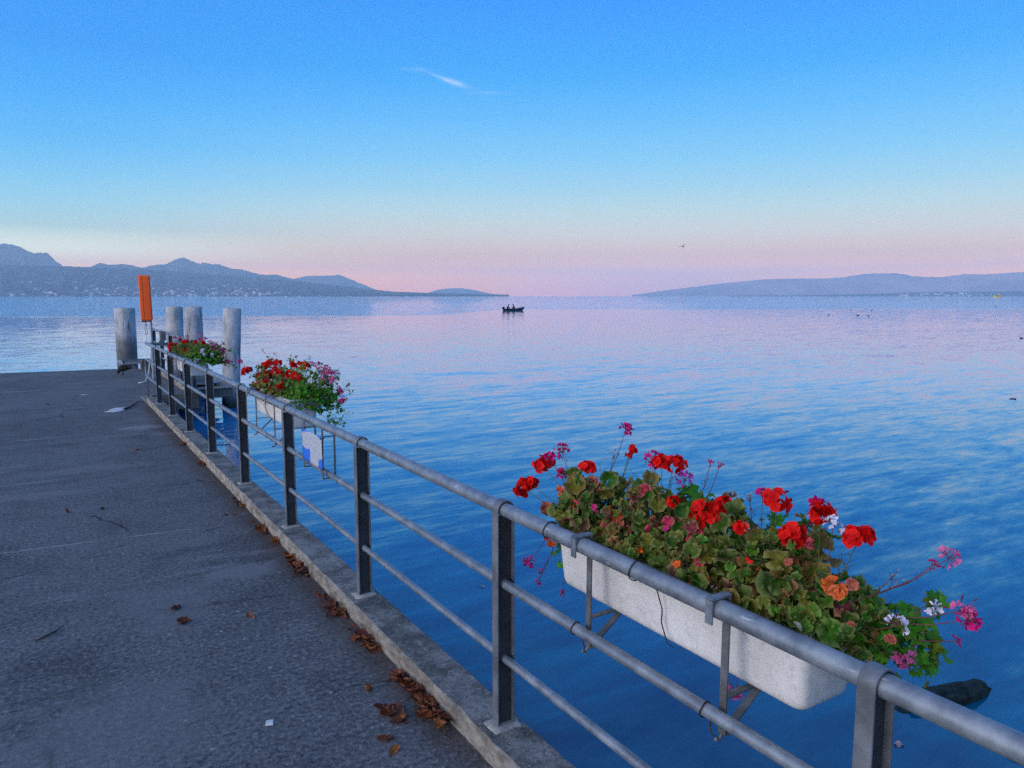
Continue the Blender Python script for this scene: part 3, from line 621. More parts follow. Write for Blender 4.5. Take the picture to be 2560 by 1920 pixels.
def ivy_head(mb, st, p, r, up, col):
    r *= 1.1; nf = max(2, int(3 + r*260)); rf = max(.008, min(.016, r*.7))
    for i in range(nf):
        d = (up*.6 + rv(.75)).normalized(); c0 = p + d*r*.68
        st.tube([p - up*r*.15, (p+c0)/2+rv(.002), c0], .0007, 4, False)
        n = (d+rv(.2)).normalized(); fx, fy = frame(n); a0 = random.random()*6.28
        cc = mixt(col, MAG, random.random()*.45) if col == PINK else col
        for k, b in enumerate((0, .55, 2.3, 3.1, 3.9)):
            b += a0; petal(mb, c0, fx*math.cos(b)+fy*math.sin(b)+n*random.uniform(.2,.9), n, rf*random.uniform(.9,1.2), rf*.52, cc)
    for i in range(max(1, nf//2)):
        d = (up*.3 + rv(.8)).normalized(); e = p+d*r*random.uniform(.7,1.2)
        st.tube([p, e], .0006, 4, False); mb.tube([e, e+d*.004, e+d*.010], [.0012,.0024,.0005], 5, True, 0, [sc(MAG,.4)]*3)
def faded_head(mb, st, p, r, up):
    for i in range(9):
        d = (up*.9+rv(.6)).normalized(); e = p+d*r*random.uniform(.8,1.3)
        st.tube([p, (p+e)/2+rv(.002), e], .0008, 4, False)
        c = random.choice([(.22,.10,.07),(.38,.26,.24),(.16,.03,.05),(.45,.34,.36)])
        for k in range(2): petal(mb, e, d+rv(.5), d, .008, .004, c)
GREENS = [(0.124, 0.155, 0.008), (0.09, 0.15, 0.008), (0.157, 0.159, 0.011), (0.061, 0.129, 0.008), (0.191, 0.169, 0.013), (0.067, 0.169, 0.01), (0.135, 0.099, 0.013), (0.051, 0.11, 0.008)]
FRESH = [(0.046, 0.207, 0.008), (0.061, 0.248, 0.01), (0.031, 0.145, 0.008), (0.092, 0.258, 0.013)]
AUT = {'salmon':(.60,.13,.08),'mag':(.66,.02,.10),'orange':(.82,.13,.015),'red':(.85,.012,.01)}
def plant(ti, yc, w, kinds, label, heads, colleaves, nleaf, rr=(.013,.027), top=.20, fresh=.15, spread=(.17,.15), xc=1.80, zc=None, species='geranium', tilt=0.0, trails=()):
    y0, y1, z0 = TR[ti]; zs = z0+.235; zc = zc or zs
    pl = thing('geranium_plant', (1.812, min(max(yc, y0+.05), y1-.05), zs), label, 'flower plant', 'geraniums growing in the railing troughs')
    fm = MB(); sm = MB(); sm.col = (.10,.12,.03)
    root = Vector((1.812, min(max(yc, y0+.06), y1-.06), zs))
    nleaf = int(nleaf*(1.75 if ti == 0 else 1.4))
    for i in range(nleaf):
        while True:
            d = Vector((random.gauss(0,1), random.gauss(0,1), random.gauss(0,1))).normalized()
            if d.z > -.45: break
        rad = random.uniform(.55, 1.0)**.5 if random.random() < .8 else random.uniform(.2,.8)
        lump = 1+.55*fbm(d.x*2.2+yc*3, d.y*2.2, d.z*2.6+ti)
        p = Vector((xc, yc, zc+.02)) + Vector((d.x*spread[0]*rad*lump, d.y*w*rad*lump, d.z*top*rad*lump))
        p.z += tilt*(p.y-yc)
        # the trough wall and the rail keep the leaves up on the pier side
        if p.x < 1.69 and p.z < zs+.035: p.z = zs+.035+random.random()*.03
        if p.x < 1.625 and p.z < 1.10: p.x = 1.63+random.random()*.04; 
        if 1.68 < p.x < 1.95 and y0-.0 < p.y < y1+.0 and p.z < zs+.01: p.z = zs+.01+random.random()*.05
        n = (d*.8 + Vector((-.25,-.35,.70)) + rv(.62)).normalized()
        u = random.random()
        c = random.choice(FRESH) if u < fresh else random.choice(GREENS)
        if random.random() < .065: c = random.choice([(.22,.10,.04),(.16,.06,.04),(.30,.16,.05),(.38,.09,.05),(.34,.13,.10),(.28,.04,.05)])
        rim = sc(mixt(c, (.26,.24,.09), .55), 1.25) if random.random() < .8 else mixt(c, (.36,.13,.07), .6)
        r = random.uniform(*rr)
        if ti == 0: r *= random.choice([.6,.8,1,1,1.15,1.35,1.75])
        if kinds == 'ivy': ivy_leaf(fm, p, n, r*1.0, random.choice(FRESH) if random.random() < .6 else c)
        else: round_leaf(fm, p, n, r, c, rim, random.uniform(-.5,1.5))
        if random.random() < .5: sm.tube([root+(p-root)*.35+rv(.008), root+(p-root)*.7+rv(.006), p-n*r*.18], .0011, 4, False)
    for k, x, y, z, r in colleaves:
        c = AUT[k]
        for j in range(2):
            round_leaf(fm, Vector((x, y, z))+rv(r*.25), Vector((-.75,-.5,.35))+rv(.35), r*random.uniform(.65,1.0), mixt(c, random.choice([(.2,.1,.03),(.12,.14,.02),(.55,.06,.05)]), random.random()*.45), mixt(sc(c, 1.2), (.5,.3,.25), random.random()*.5), random.uniform(-.3,1.1))
    if kinds == 'round' and ti == 0:
        for i in range(5):
            a_ = random.uniform(.2, 2.9); q = Vector((xc-.02-math.cos(a_)*.0-random.uniform(.05,.15), yc+random.uniform(-w, w)*.8, zc+random.uniform(.02,.17)))
            cc = random.choice([AUT['mag'],AUT['salmon'],AUT['red'],AUT['orange'],MAG,(.45,.12,.05)])
            for j in range(random.choice([1,2,2])):
                q2 = q+rv(.010); n_ = (Vector((-.7,-.5,.5))+rv(.4)).normalized(); fx, fy = frame(n_); a0 = random.random()*6.28
                for kk in range(random.choice([3,4,5])):
                    b = a0+kk*1.2566; petal(fm, q2, fx*math.cos(b)+fy*math.sin(b)+n_*random.uniform(.1,.8), n_, random.uniform(.010,.016), .011, cc, .4)
    for i in range(int(nleaf*.018)+2):    # bare twigs and seed stalks
        a = root+Vector((random.uniform(-.1,.12), random.uniform(-w,w)*.8, top*.6)); b = a+Vector((random.uniform(-.04,.06), random.uniform(-.06,.06), random.uniform(.04,.12)))
        sm.tube([a, (a+b)/2+rv(.006), b], [.0012,.001,.0008], 4, False)
        for q in range(3): e = b+rv(.012)+Vector((0,0,.008)); sm.tube([b, e], .0007, 4, False); sm.tube([e, e+(e-b)*.4], [.0018,.0006], 4, True)
    for path in trails:
        P = [Vector(q) for q in path]; sm.tube(P, [.0016]*(len(P)-1)+[.0010], 5, False)
        for a, b in zip(P, P[1:]):
            for q in range(11):
                s_ = a+(b-a)*random.random(); e = s_+rv(.022); sm.tube([s_, e], .0008, 4, False)
                ivy_leaf(fm, e, (Vector((-.4,-.6,.6))+rv(.5)).normalized(), random.uniform(.012,.022), random.choice(FRESH+GREENS[:3]))
    build('foliage', fm, M['leaf'], pl, smooth=('all' if ti else False)); build('stems', sm, M['stem'], pl, smooth='all')
    for k, x, y, z, r in heads:
        r *= 1.0 if ti == 0 else 1.2
        p = Vector((x, y, z)); up = ((p-root).normalized()+Vector((-.25,-.35,.25))).normalized()
        hm = MB(); st = MB(); st.col = (.16,.05,.05) if k != 'red' else (.10,.12,.03)
        base = root+(p-root)*.45; base.z = max(base.z, root.z)
        mid_ = base+(p-base)*.6+Vector((0,0,-.012)) + rv(.004)
        st.tube([base, mid_, p-up*r*.1], [.0018,.0016,.0012], 5, False)
        if k == 'red': red_head(hm, p, r, up)
        elif k == 'fade': faded_head(hm, st, p, r, up)
        else: ivy_head(hm, st, p, r, up, {'ivy':MAG,'pink':PINK,'white':WHITE,'mauve':MAUVE}[k])
        h = build('flower_head', hm, M['petal'], pl)
        h['label'] = {'red':'ball of scarlet petals','ivy':'open magenta blooms','pink':'pink and magenta blooms','white':'white blooms','mauve':'purple blooms','fade':'faded seed head'}[k]
        build('flower_stalk', st, M['stem'], h, smooth='all')
    return pl
def share(ti, specs, heads, cl):
    """each flower belongs to the plant whose middle is nearest along the trough"""
    for s in specs:
        s['heads'] = []; s['colleaves'] = []
    for h in heads:
        cand = [s for s in specs if (h[0] in s['takes'])] or specs
        min(cand, key=lambda s: abs(s['yc']-h[2]))['heads'].append(h)
    for h in cl: min(specs, key=lambda s: abs(s['yc']-h[2]) + (9 if s['kinds'] == 'ivy' else 0))['colleaves'].append(h)
    for s in specs:
        s.pop('takes'); plant(ti, **s)
RI = ('red','mauve'); IV = ('ivy','pink','white','fade')
S1 = [dict(yc=2.22, w=.20, kinds='round', takes=RI, nleaf=240, top=.20, label='red geranium with olive leaves at the far left end of the nearest trough'),
      dict(yc=1.93, w=.18, kinds='round', takes=RI, nleaf=260, top=.22, label='olive leaved geranium with salmon leaves, second from the left in the nearest trough'),
      dict(yc=1.62, w=.18, kinds='round', takes=RI, nleaf=250, top=.205, label='geranium bearing the biggest scarlet bloom, in the middle of the nearest trough'),
      dict(yc=1.36, w=.17, kinds='round', takes=RI, nleaf=240, top=.20, label='red geranium with orange turned leaves near the right end of the nearest trough', fresh=.2),
      dict(yc=1.21, w=.12, kinds='round', takes=RI, nleaf=190, top=.12, label='green geranium with a scarlet bloom at the right end of the nearest trough', fresh=.6, xc=1.85, zc=.99),
      dict(yc=1.10, w=.12, kinds='ivy', takes=IV, nleaf=70, top=.09, label='trailing ivy geranium with pink and white blooms spilling out right of the nearest trough', fresh=.9, xc=1.92, zc=1.0, spread=(.10,.1),
           trails=[[(1.85,1.22,1.02),(1.92,1.12,1.06),(1.97,1.05,1.10),(1.98,1.0,1.15)],[(1.85,1.2,1.0),(1.90,1.10,1.0),(1.93,1.02,.99),(1.92,.97,.99)],[(1.86,1.2,.98),(1.88,1.12,.95),(1.87,1.06,.90)],[(1.85,1.22,1.02),(1.90,1.08,1.05),(1.94,1.0,1.06)],[(1.84,1.2,1.0),(1.90,1.06,.99),(1.95,.99,.95)]]),
      dict(yc=2.36, w=.10, kinds='ivy', takes=IV, nleaf=40, top=.10, label='ivy geranium with magenta blooms hanging at the left end of the nearest trough', fresh=.7, xc=1.84, zc=.98, spread=(.09,.1),
           trails=[[(1.82,2.34,1.03),(1.83,2.45,.98),(1.82,2.50,.90),(1.82,2.52,.86)],[(1.82,2.35,1.0),(1.81,2.42,.90),(1.80,2.44,.82)]]),
      dict(yc=1.80, w=.12, kinds='ivy', takes=IV, nleaf=60, top=.12, label='ivy geranium with tall magenta blooms standing behind the middle of the nearest trough', fresh=.9, xc=1.88, zc=1.15, spread=(.06,.1)),
      dict(yc=1.44, w=.12, kinds='ivy', takes=IV, nleaf=60, top=.10, label='ivy geranium with magenta and pale blooms behind the right half of the nearest trough', fresh=.9, xc=1.89, zc=1.14, spread=(.06,.1))]
share(0, S1, HEADS1, COLLEAF1)
S2 = [dict(yc=7.25, w=.24, kinds='round', takes=RI, nleaf=230, top=.21, label='scarlet geranium massed at the far end of the middle trough', xc=1.82, spread=(.20,.15)),
      dict(yc=6.75, w=.24, kinds='round', takes=RI, nleaf=220, top=.22, label='scarlet geranium in the centre of the middle trough', fresh=.35, xc=1.82, spread=(.20,.15)),
      dict(yc=6.36, w=.20, kinds='ivy', takes=IV, nleaf=620, top=.24, label='bushy ivy geranium with pink blooms at the near end of the middle trough', fresh=.8, xc=1.93, spread=(.22,.15),
           trails=[[(1.95,6.3,1.0),(2.12,6.25,.98),(2.2,6.2,.9)],[(1.95,6.3,1.0),(2.08,6.25,.92),(2.14,6.15,.82)],[(1.95,6.3,1.1),(2.15,6.25,1.15),(2.22,6.2,1.12)],[(1.9,6.25,.98),(2.05,6.2,.86),(2.08,6.15,.78)],[(1.9,6.9,1.2),(1.92,7.0,1.32),(1.93,7.05,1.38)],[(1.9,7.3,1.2),(1.88,7.5,1.3),(1.88,7.6,1.36)]])]
share(1, S2, HEADS2, [('orange',1.67,7.3,1.05,.03),('orange',1.67,7.1,1.02,.035),('orange',1.67,7.0,1.0,.03),('salmon',1.66,7.35,1.1,.025)])
S3 = [dict(yc=12.5, w=.26, kinds='round', takes=RI, nleaf=170, top=.20, label='scarlet geranium leaning over the rail at the far end of the farthest trough', xc=1.76, rr=(.02,.035)),
      dict(yc=12.05, w=.24, kinds='round', takes=RI, nleaf=170, top=.22, label='geranium with a few red blooms in the centre of the farthest trough', fresh=.3, xc=1.84, rr=(.02,.035), spread=(.2,.15)),
      dict(yc=11.6, w=.26, kinds='ivy', takes=IV, nleaf=620, top=.22, label='ivy geranium with pink and white blooms at the near end of the farthest trough', fresh=.75, xc=1.98, spread=(.26,.15), rr=(.02,.03),
           trails=[[(1.95,11.5,1.0),(2.2,11.45,1.0),(2.32,11.4,.9)],[(1.95,11.5,1.1),(2.2,11.45,1.15),(2.3,11.4,1.15)]])]
share(2, S3, HEADS3, [('orange',1.66,12.4,1.05,.03),('orange',1.66,12.2,1.02,.035),('salmon',1.66,12.6,1.0,.03)])

# railing end bar, chain, ropes
RT = [o for o in bpy.data.objects if o.name == 'railing'][0]
m = MB(); m.tube([(1.577, 15.72, .404),(1.575, 15.9, .43),(1.572, 15.96, .55),(1.575, 15.93, .70),(1.577, 15.85, .738),(1.577, 15.6, .738)], .015, 10)
build('end_bar', m, M['galvanised'], RT, smooth='all')
m = MB()
a, b = Vector((1.575, 15.72, .39)), Vector((1.50, 15.02, .09))
for i in range(26):
    p = a.lerp(b, i/26)+Vector((0,0,-.10*math.sin(math.pi*i/26))); q = a.lerp(b, (i+1.25)/26)+Vector((0,0,-.10*math.sin(math.pi*min(1,(i+1.25)/26))))
    s = Vector((.010,0,0)) if i % 2 else Vector((0,0,.010))
    m.tube([p, p.lerp(q,.3)+s, p.lerp(q,.7)+s, q, p.lerp(q,.7)-s, p.lerp(q,.3)-s, p], .003, 5, False)
tag(build('chain', m, M['wire_rust'], smooth='all'), 'thin rusty chain hanging from the lower rail to the end of the kerb', 'chain')
m = MB(); m.tube([(2.02,19.05,.85),(2.0,19.0,.6),(1.96,18.9,.45),(1.90,18.7,.2),(1.80,18.5,.03),(1.72,18.4,.015),(1.66,18.5,.012),(1.74,18.62,.012),(1.83,18.55,.02)], .012, 8)
tag(build('mooring_rope', m, M['rope_white'], smooth='all'), 'pale rope hanging from the foot of the orange case pole and coiled on the asphalt', 'rope')

# weathered sign between two hangers on the rail
SG = thing('sign_frame', (1.577, 5.08, .75), 'weathered blank white and blue sign in a steel frame clamped to the railing', 'sign')
for y in (5.30, 4.875):
    m = MB(); m.bar((1.535, y, 1.055), (1.530, y, .708), .030, .005, (1,0,0)); m.bar((1.536, y, 1.0), (1.618, y, 1.0), .022, .004)
    m.bar((1.618, y, 1.045), (1.618, y, .722), .030, .005, (1,0,0)); m.bar((1.532, y, .7105), (1.612, y, .7105), .022, .005)
    for z in (.99, .78): m.tube([(1.518, y, z), (1.545, y, z)], .007, 8)
    build('hanger', m, M['galvanised_old'], SG)
m = MB(); vs = []; fs = []; n = 14
for i in range(n+1):
    for j in range(n+1):
        y = 5.315-.455*i/n; z = .998-.225*j/n
        e = .004*fbm(i*.8, j*.8); yy = y + (.006*fbm(j*1.1, 3) if i in (0, n) else 0); zz = z + (.006*fbm(i*1.1, 8) if j in (0, n) else 0)
        vs.append((1.5235+e*.5, yy, zz))
for i in range(n):
    for j in range(n): k = i*(n+1)+j; fs.append((k, k+1, k+n+2, k+n+1))
m.add(vs, fs); s_ = build('sign_sheet', m, M['sign_sheet'], SG, smooth='all'); so_ = s_.modifiers.new('thick', 'SOLIDIFY'); so_.thickness = .002

# ================================================================== PILES, LANDING STAGE
def pile(x, y, r, top, label, lean=(0,0)):
    m = MB(); pr = [(r, -3.0), (r, WATER), (r*.995, .3), (r*.99, top-.02), (r*.96, top), (r*.90, top+.012), (.02, top+.02)]
    k = 36; rings = []
    zs = [-3.0, -.9] + [-.8+i*(top+.8)/26 for i in range(27)]
    for z in zs: rings.append([(x+lean[0]*(top-z)+(r+.004*fbm(j*.35, z*2, x))*math.cos(6.2832*j/k), y+lean[1]*(top-z)+(r+.004*fbm(j*.35, z*2, x))*math.sin(6.2832*j/k), z) for j in range(k)])
    for q, dz in ((.96,.010),(.80,.018),(.3,.028)): rings.append([(x+r*q*math.cos(6.2832*j/k), y+r*q*math.sin(6.2832*j/k), top+dz) for j in range(k)])
    m.loft(rings, True); o = build('mooring_pile', m, M['pile_surface'], smooth=50)
    tag(o, label, 'mooring pile', 'round concrete mooring piles'); return o
pile(1.885, 23.75, .268, 1.60, 'thick stained concrete pile on the left, beyond the end of the pier behind the crow')
pile(2.80, 20.9, .205, 1.67, 'pale concrete pile, left one of the pair behind the farthest flower trough', (-.01, 0))
pile(3.09, 19.8, .205, 1.68, 'bluish concrete pile, right one of the pair behind the farthest flower trough')
pile(3.545, 17.5, .192, 1.66, 'leaning concrete pile between the two far flower troughs, standing at the dark beam', (-.055, .0))
LS = thing('landing_stage', (2.9, 18, 0), 'low landing stage with a dark cross beam beside the leaning pile', 'landing stage')
m = MB(); m.box(2.505, 3.34, 16.86, 19.2, -.035, 0.0); build('deck_plate', m, M['mortar'], LS)
m = MB(); m.box(2.40, 3.36, 16.90, 17.08, -.24, -.037); bevel(build('cross_beam', m, M['concrete_dark'], LS), .008)
m = MB(); m.box(2.52, 3.3, 18.9, 19.08, -.24, -.037); build('cross_beam', m, M['concrete_dark'], LS)
m = MB(); m.box(3.10, 3.20, 17.09, 18.89, -.20, -.038); build('side_beam', m, M['concrete_dark'], LS)
for x, y in ((2.62, 18.97), (3.2, 19.0)):
    m = MB(); m.lathe([(.09, -3), (.09, -.242)], x, y, 16); build('leg', m, M['concrete_dark'], LS)
m = MB(); m.box(2.52, 3.12, 16.95, 17.5, .07, .09); m.box(3.10, 3.14, 16.93, 17.52, .02, .10); m.box(2.52, 2.56, 17.0, 17.5, 0.001, .07); m.box(3.06, 3.10, 17.0, 17.5, .001, .07)
tag(build('step_plate', m, M['steel_plate']), 'low grey boarding step lying on the landing stage', 'step')
GW = thing('folded_gangway', (2.75, 17.9, 0), 'grey steel gangway leaf standing folded on the landing stage under the farthest trough', 'gangway')
m = MB(); m.box(2.56, 2.98, 17.60, 17.63, .03, .38); build('plate', m, M['steel_plate'], GW)
m = MB(); m.box(2.54, 2.575, 17.56, 17.66, .001, .42); m.box(2.965, 3.0, 17.56, 17.66, .001, .42); build('side_rail', m, M['galvanised_old'], GW)
BB = thing('boarding_beam', (2.1, 23, .1), 'galvanised channel frame sticking out beyond the end of the pier in front of the left pile', 'frame')
m = MB()
for (x0, y0), (x1, y1) in (((1.70,22.95),(2.75,22.75)), ((1.62,23.40),(2.75,23.25))):
    m.bar((x0,y0,.185), (x1,y1,.185), .07, .010); m.bar((x0,y0,.085), (x1,y1,.085), .07, .010)
    m.bar((x0+.01,y0+.01,.135), (x1,y1+.01,.135), .010, .09)
build('channel', m, M['galvanised'], BB)
m = MB(); m.bar((1.70,22.93,.135), (1.62,23.42,.135), .02, .11); m.bar((2.7,22.75,.135), (2.72,23.25,.135), .02, .11); build('end_plate', m, M['galvanised'], BB)
m = MB(); m.bar((1.95,22.95,.08), (2.0,22.72,-.12), .06, .04); m.bar((2.6,22.8,.08), (2.6,22.5,-.10), .06, .04); build('strut', m, M['galvanised_old'], BB)
m = MB(); m.loft([rrect(2.43, 21.9, .075, .10, .02, .098), rrect(2.43, 21.9, .07, .095, .02, .36), rrect(2.43, 21.9, .05, .08, .02, .385)], True)
m = MB(); m.loft([rrect(2.15, 21.75, .13, .12, .03, -.01), rrect(2.15, 21.75, .12, .11, .03, .24), rrect(2.15, 21.75, .09, .09, .03, .27)], True)
tag(build('concrete_block', m, M['concrete_dark'], smooth=40), 'small grey concrete block on the far corner of the pier behind the railing end', 'block')

# orange rescue case on its pole
PO = thing('rescue_post', (2.06, 19.2, 0), 'tall orange rescue equipment case on a grey steel pole by the end of the railing', 'rescue post')
m = MB(); m.lathe([(.036, 0), (.036, .90), (.030, .93), (.024, .95), (.024, 2.3)], 2.06, 19.2, 20); m.lathe([(.075, .0), (.075, .012)], 2.06, 19.2, 20); build('pole', m, M['galvanised'], PO, smooth=40)
cc = Vector((1.965, 19.10, 0)); ca, sa = math.cos(R(-12)), math.sin(R(-12))
def cr_(x, y, z): return (cc.x+x*ca-y*sa-(1.9-z)*-.012, cc.y+x*sa+y*ca, z)
m = MB(); rings = []
for z, q in ((1.395,.88),(1.41,.97),(1.44,1),(2.38,1),(2.415,.96),(2.43,.86)):
    rings.append([cr_((px-0)*q, (py-0)*q, z) for px, py, _ in rrect(0, 0, .118, .085, .022, 0)])
m.loft(rings, True); build('case', m, M['orange_plastic'], PO, smooth=45)
m = MB()
pts = [cr_(-.045, -.089, z) for z in (1.40, 1.7, 2.0, 2.42)]
for p, q in zip(pts, pts[1:]): m.bar(p, q, .004, .003, (0,1,0))
build('strap', m, M['dark_cloth'], PO)
m = MB(); m.box(1.86, 2.03, 19.04, 19.10, 1.362, 1.392); build('clasp', m, M['dark_cloth'], PO)
m = MB(); m.tube([(1.93,19.03,1.38),(1.91,19.02,1.2),(1.93,19.02,1.06),(1.955,19.02,1.10),(1.95,19.02,1.25),(1.935,19.03,1.38)], .0055, 6); m.tube([(1.935,19.02,1.07),(1.92,19.02,.9),(1.90,19.02,.84)], .003, 5)
build('cord', m, M['wire_rust'], PO, smooth='all')
m = MB(); m.tube([(2.035,19.15,1.5),(1.99,19.12,1.5)], .02, 8); m.tube([(2.035,19.15,2.2),(1.99,19.12,2.2)], .02, 8); build('clamp', m, M['galvanised_old'], PO)

# ================================================================== THINGS ON THE DECK
def cloth_patch(name, outline, z, th, mat, label, cat, amp=.02, seed=0):
    m = MB(); c = Vector((sum(p[0] for p in outline)/len(outline), sum(p[1] for p in outline)/len(outline), 0)); K = 5; n = len(outline); vs = []
    vs.append((c.x, c.y, z+amp*.5))
    for k in range(1, K+1):
        for p in outline:
            q = c+(Vector((p[0], p[1], 0))-c)*k/K; vs.append((q.x, q.y, z+abs(fbm(q.x*14+seed, q.y*14))*amp+.001))
    fs = [(0, 1+j, 1+(j+1) % n) for j in range(n)]
    for k in range(K-1):
        for j in range(n): a = 1+k*n+j; b = 1+k*n+(j+1) % n; fs.append((a, a+n, b+n, b))
    m.add(vs, fs); o = build(name, m, mat, smooth='all'); s = o.modifiers.new('thick', 'SOLIDIFY'); s.thickness = th
    return tag(o, label, cat)
cloth_patch('crumpled_sheet', [(.72,14.04),(.86,14.0),(1.02,14.12),(1.06,14.26),(1.10,14.40),(1.0,14.46),(.93,14.56),(.84,14.38),(.77,14.2)], .004, .003, M['paper_white'], 'crumpled white plastic sheet lying flat on the far asphalt', 'sheet', .03)
m = MB(); m.tube([(1.02,14.20,.025),(1.12,14.42,.02),(1.22,14.75,.015),(1.33,15.05,.03),(1.40,15.2,.012)], [.012,.014,.012,.01,.005], 7)
tag(build('dead_twig', m, M['wire_rust'], smooth='all'), 'dark forked twig lying beside the crumpled white sheet', 'twig')
m = MB(); m.tube([(-.17,4.82,.008),(-.12,4.85,.012),(-.07,4.90,.01),(-.03,4.96,.014)], [.004,.006,.005,.002], 7)
tag(build('dead_twig', m, M['wire_rust'], smooth='all'), 'short brown twig alone on the near left asphalt', 'twig')
m = MB(); m.loft([[(.728,3.285,.002),(.762,3.272,.002),(.775,3.315,.002),(.742,3.325,.002)],[(.731,3.288,.007),(.760,3.276,.008),(.771,3.312,.007),(.743,3.321,.006)]], True)
tag(build('stone_chip', m, M['paper_white']), 'small flat white chip on the near asphalt', 'chip')

# fallen leaves
def dead_leaf_mesh(seed):
    rnd = random.Random(seed); m = MB(); base = rnd.choice([(.22,.065,.028),(.14,.045,.025),(.30,.11,.04),(.10,.035,.025),(.20,.085,.06),(.17,.06,.045)])
    ln = rnd.uniform(.040,.056); wd = ln*rnd.uniform(.38,.62); cu = rnd.uniform(6,16); cv = rnd.uniform(10,38); bend = rnd.uniform(-.5,.5); vs = []; cs = []; fs = []
    NU, NV = 9, 6
    for a in range(NU+1):
        u = -1+2*a/NU; prof_ = (1-abs(u)**2.2)**.8*(1+.18*math.sin(a*2.3+seed)) if abs(u) < 1 else .03
        for b in range(NV+1):
            v = -1+2*b/NV; x = u*ln; y = v*wd*prof_+bend*u*u*ln*.5
            z = .003+cu*x*x*(1 if seed % 3 else .3)+cv*(v*wd*prof_)**2+.004*math.sin(a*1.7+b*2+seed)*abs(v)+.0025*math.cos(b*3.1)
            vs.append((x, y, max(z, .001))); cs.append(sc(base, (1.0-.35*(abs(v) < .1))*rnd.uniform(.7,1.25)))
    for a in range(NU):
        for b in range(NV): k = a*(NV+1)+b; fs.append((k, k+1, k+NV+2, k+NV+1))
    m.add(vs, fs, 0, cs); m.tube([(-ln*.95,bend*ln*.5,.006+cu*ln*ln*(1 if seed % 3 else .3)),(-ln*1.3,bend*ln*.4,.008),(-ln*1.6,bend*ln,.004)], [.0012,.001,.0008], 5, True, 0, [sc(base,.7)]*3)
    return m
protos = []
WH = {'a':'in the heap against the kerb between third and fourth posts','b':'in the small heap by the kerb at the second post','c':'in the heap by the kerb between the two nearest posts','d':'in the cluster just behind the biggest near heap','e':'in the biggest heap against the near kerb',
      'f':'at the near end of the biggest heap','g':'in the loose group left of the biggest heap','k':'in the pair lying out on the middle of the asphalt','p':'in the far heap at the kerb beside the fourth post','q':'in the dusty far heap by the kerb joint','r':'left of the dusty far heap','t':'near the kerb between the third and fourth posts','u':'in the thin drift at the kerb beside the sixth post','v':'in the thin drift at the kerb beside the seventh post','x':'just left of the kerb behind the second post','y':'by the kerb between the fourth post and the far heap','z':'by the kerb in front of the fourth post'}
SG1 = {'h':'single pale grey brown leaf below the loose group in front of the biggest heap','i':'small leaf nearest the bottom edge of the asphalt','j':'single leaf left of the biggest heap, toward the middle of the asphalt','l':'upright leaf just above the pair on the middle of the asphalt','m':'single orange brown leaf right of the pair on the middle asphalt','n':'single dark leaf far out on the left of the asphalt','o':'tiny dark leaf on the left half of the far asphalt','s':'single leaf beside the dusty far heap','w':'small dark leaf alone on the distant asphalt left of the railing'}
li = 0
for nm, x, y, k, r in HEAPS:
    for i in range(int(k*1.5) if k > 3 else k):
        if li < 14: o = build('fallen_leaf', dead_leaf_mesh(li*7+3), M['dead_leaf'], smooth='all')
        else:
            o = protos[li % 14].copy(); COL.objects.link(o)
        if li < 14: protos.append(o)
        far = y > 8
        px = x + random.gauss(0, r*.55 if k > 1 else 0); py = y + random.gauss(0, r*(1.5 if k > 5 else .9))
        px = min(px, 1.425)
        lay = random.choice([0,0,.012,.022]) if k > 6 else 0
        o.location = (px, py, .002+lay); s = random.uniform(.62, 1.12)*(1.0 if nm not in 'onwqrs' else .7)
        o.scale = (s, s, s*random.uniform(.8,1.3)); o.rotation_euler = (random.uniform(-.6,.6), random.uniform(-.5,.5), random.random()*6.28)
        lab = ('curled brown fallen leaf '+WH[nm]) if nm in WH else SG1[nm]
        tag(o, lab, 'leaf', 'fallen leaves on the pier'); li += 1

# crow feeding on the deck
CR = thing('crow', (1.53, 20.72, 0), 'black crow pecking at the asphalt near the end of the pier', 'bird')
CR.rotation_euler = (0, 0, R(146)); CR.scale = (.84, 1.1, 1.0)
m = MB()
P = [(-.245,.150),(-.20,.162),(-.13,.172),(-.06,.175),(.01,.172),(.07,.150),(.11,.115),(.135,.078),(.148,.048),(.155,.028),(.160,.003)]
RR = [(.014,.010),(.032,.022),(.048,.052),(.062,.078),(.066,.082),(.056,.066),(.042,.046),(.036,.038),(.022,.022),(.012,.012),(.002,.002)]
rings = []
for i, ((x, z), (rw, rh)) in enumerate(zip(P, RR)):
    a = Vector((P[min(i+1,10)][0]-P[max(i-1,0)][0], 0, P[min(i+1,10)][1]-P[max(i-1,0)][1])).normalized(); up = Vector((-a.z, 0, a.x))
    rings.append([Vector((x,0,z))+Vector((0,1,0))*rw*math.cos(6.283*j/14)+up*rh*math.sin(6.283*j/14) for j in range(14)])
m.loft(rings, True); build('body', m, M['black_feather'], CR, smooth='all', world=False)
for sy, dx in ((1, -.025), (-1, .03)):
    m = MB(); m.tube([(dx-.01,sy*.025,.135),(dx+.005,sy*.028,.075),(dx-.012,sy*.028,.008)], [.012,.006,.005], 7)
    for a in (-.5, 0, .5): m.tube([(dx-.012,sy*.028,.006),(dx+.03*math.cos(a),sy*.028+.03*math.sin(a),.003)], .003, 5)
    build('leg', m, M['black_feather'], CR, smooth='all', world=False)
for sy in (1, -1):
    m = MB(); m.add([(.06,sy*.050,.168),(-.02,sy*.066,.190),(-.13,sy*.050,.178),(-.235,sy*.012,.160),(-.12,sy*.054,.140),(.0,sy*.068,.135)], [(0,1,5),(1,2,4,5),(2,3,4)])
    w = build('wing', m, M['black_feather'], CR, smooth='all', world=False); s = w.modifiers.new('thick','SOLIDIFY'); s.thickness = .006

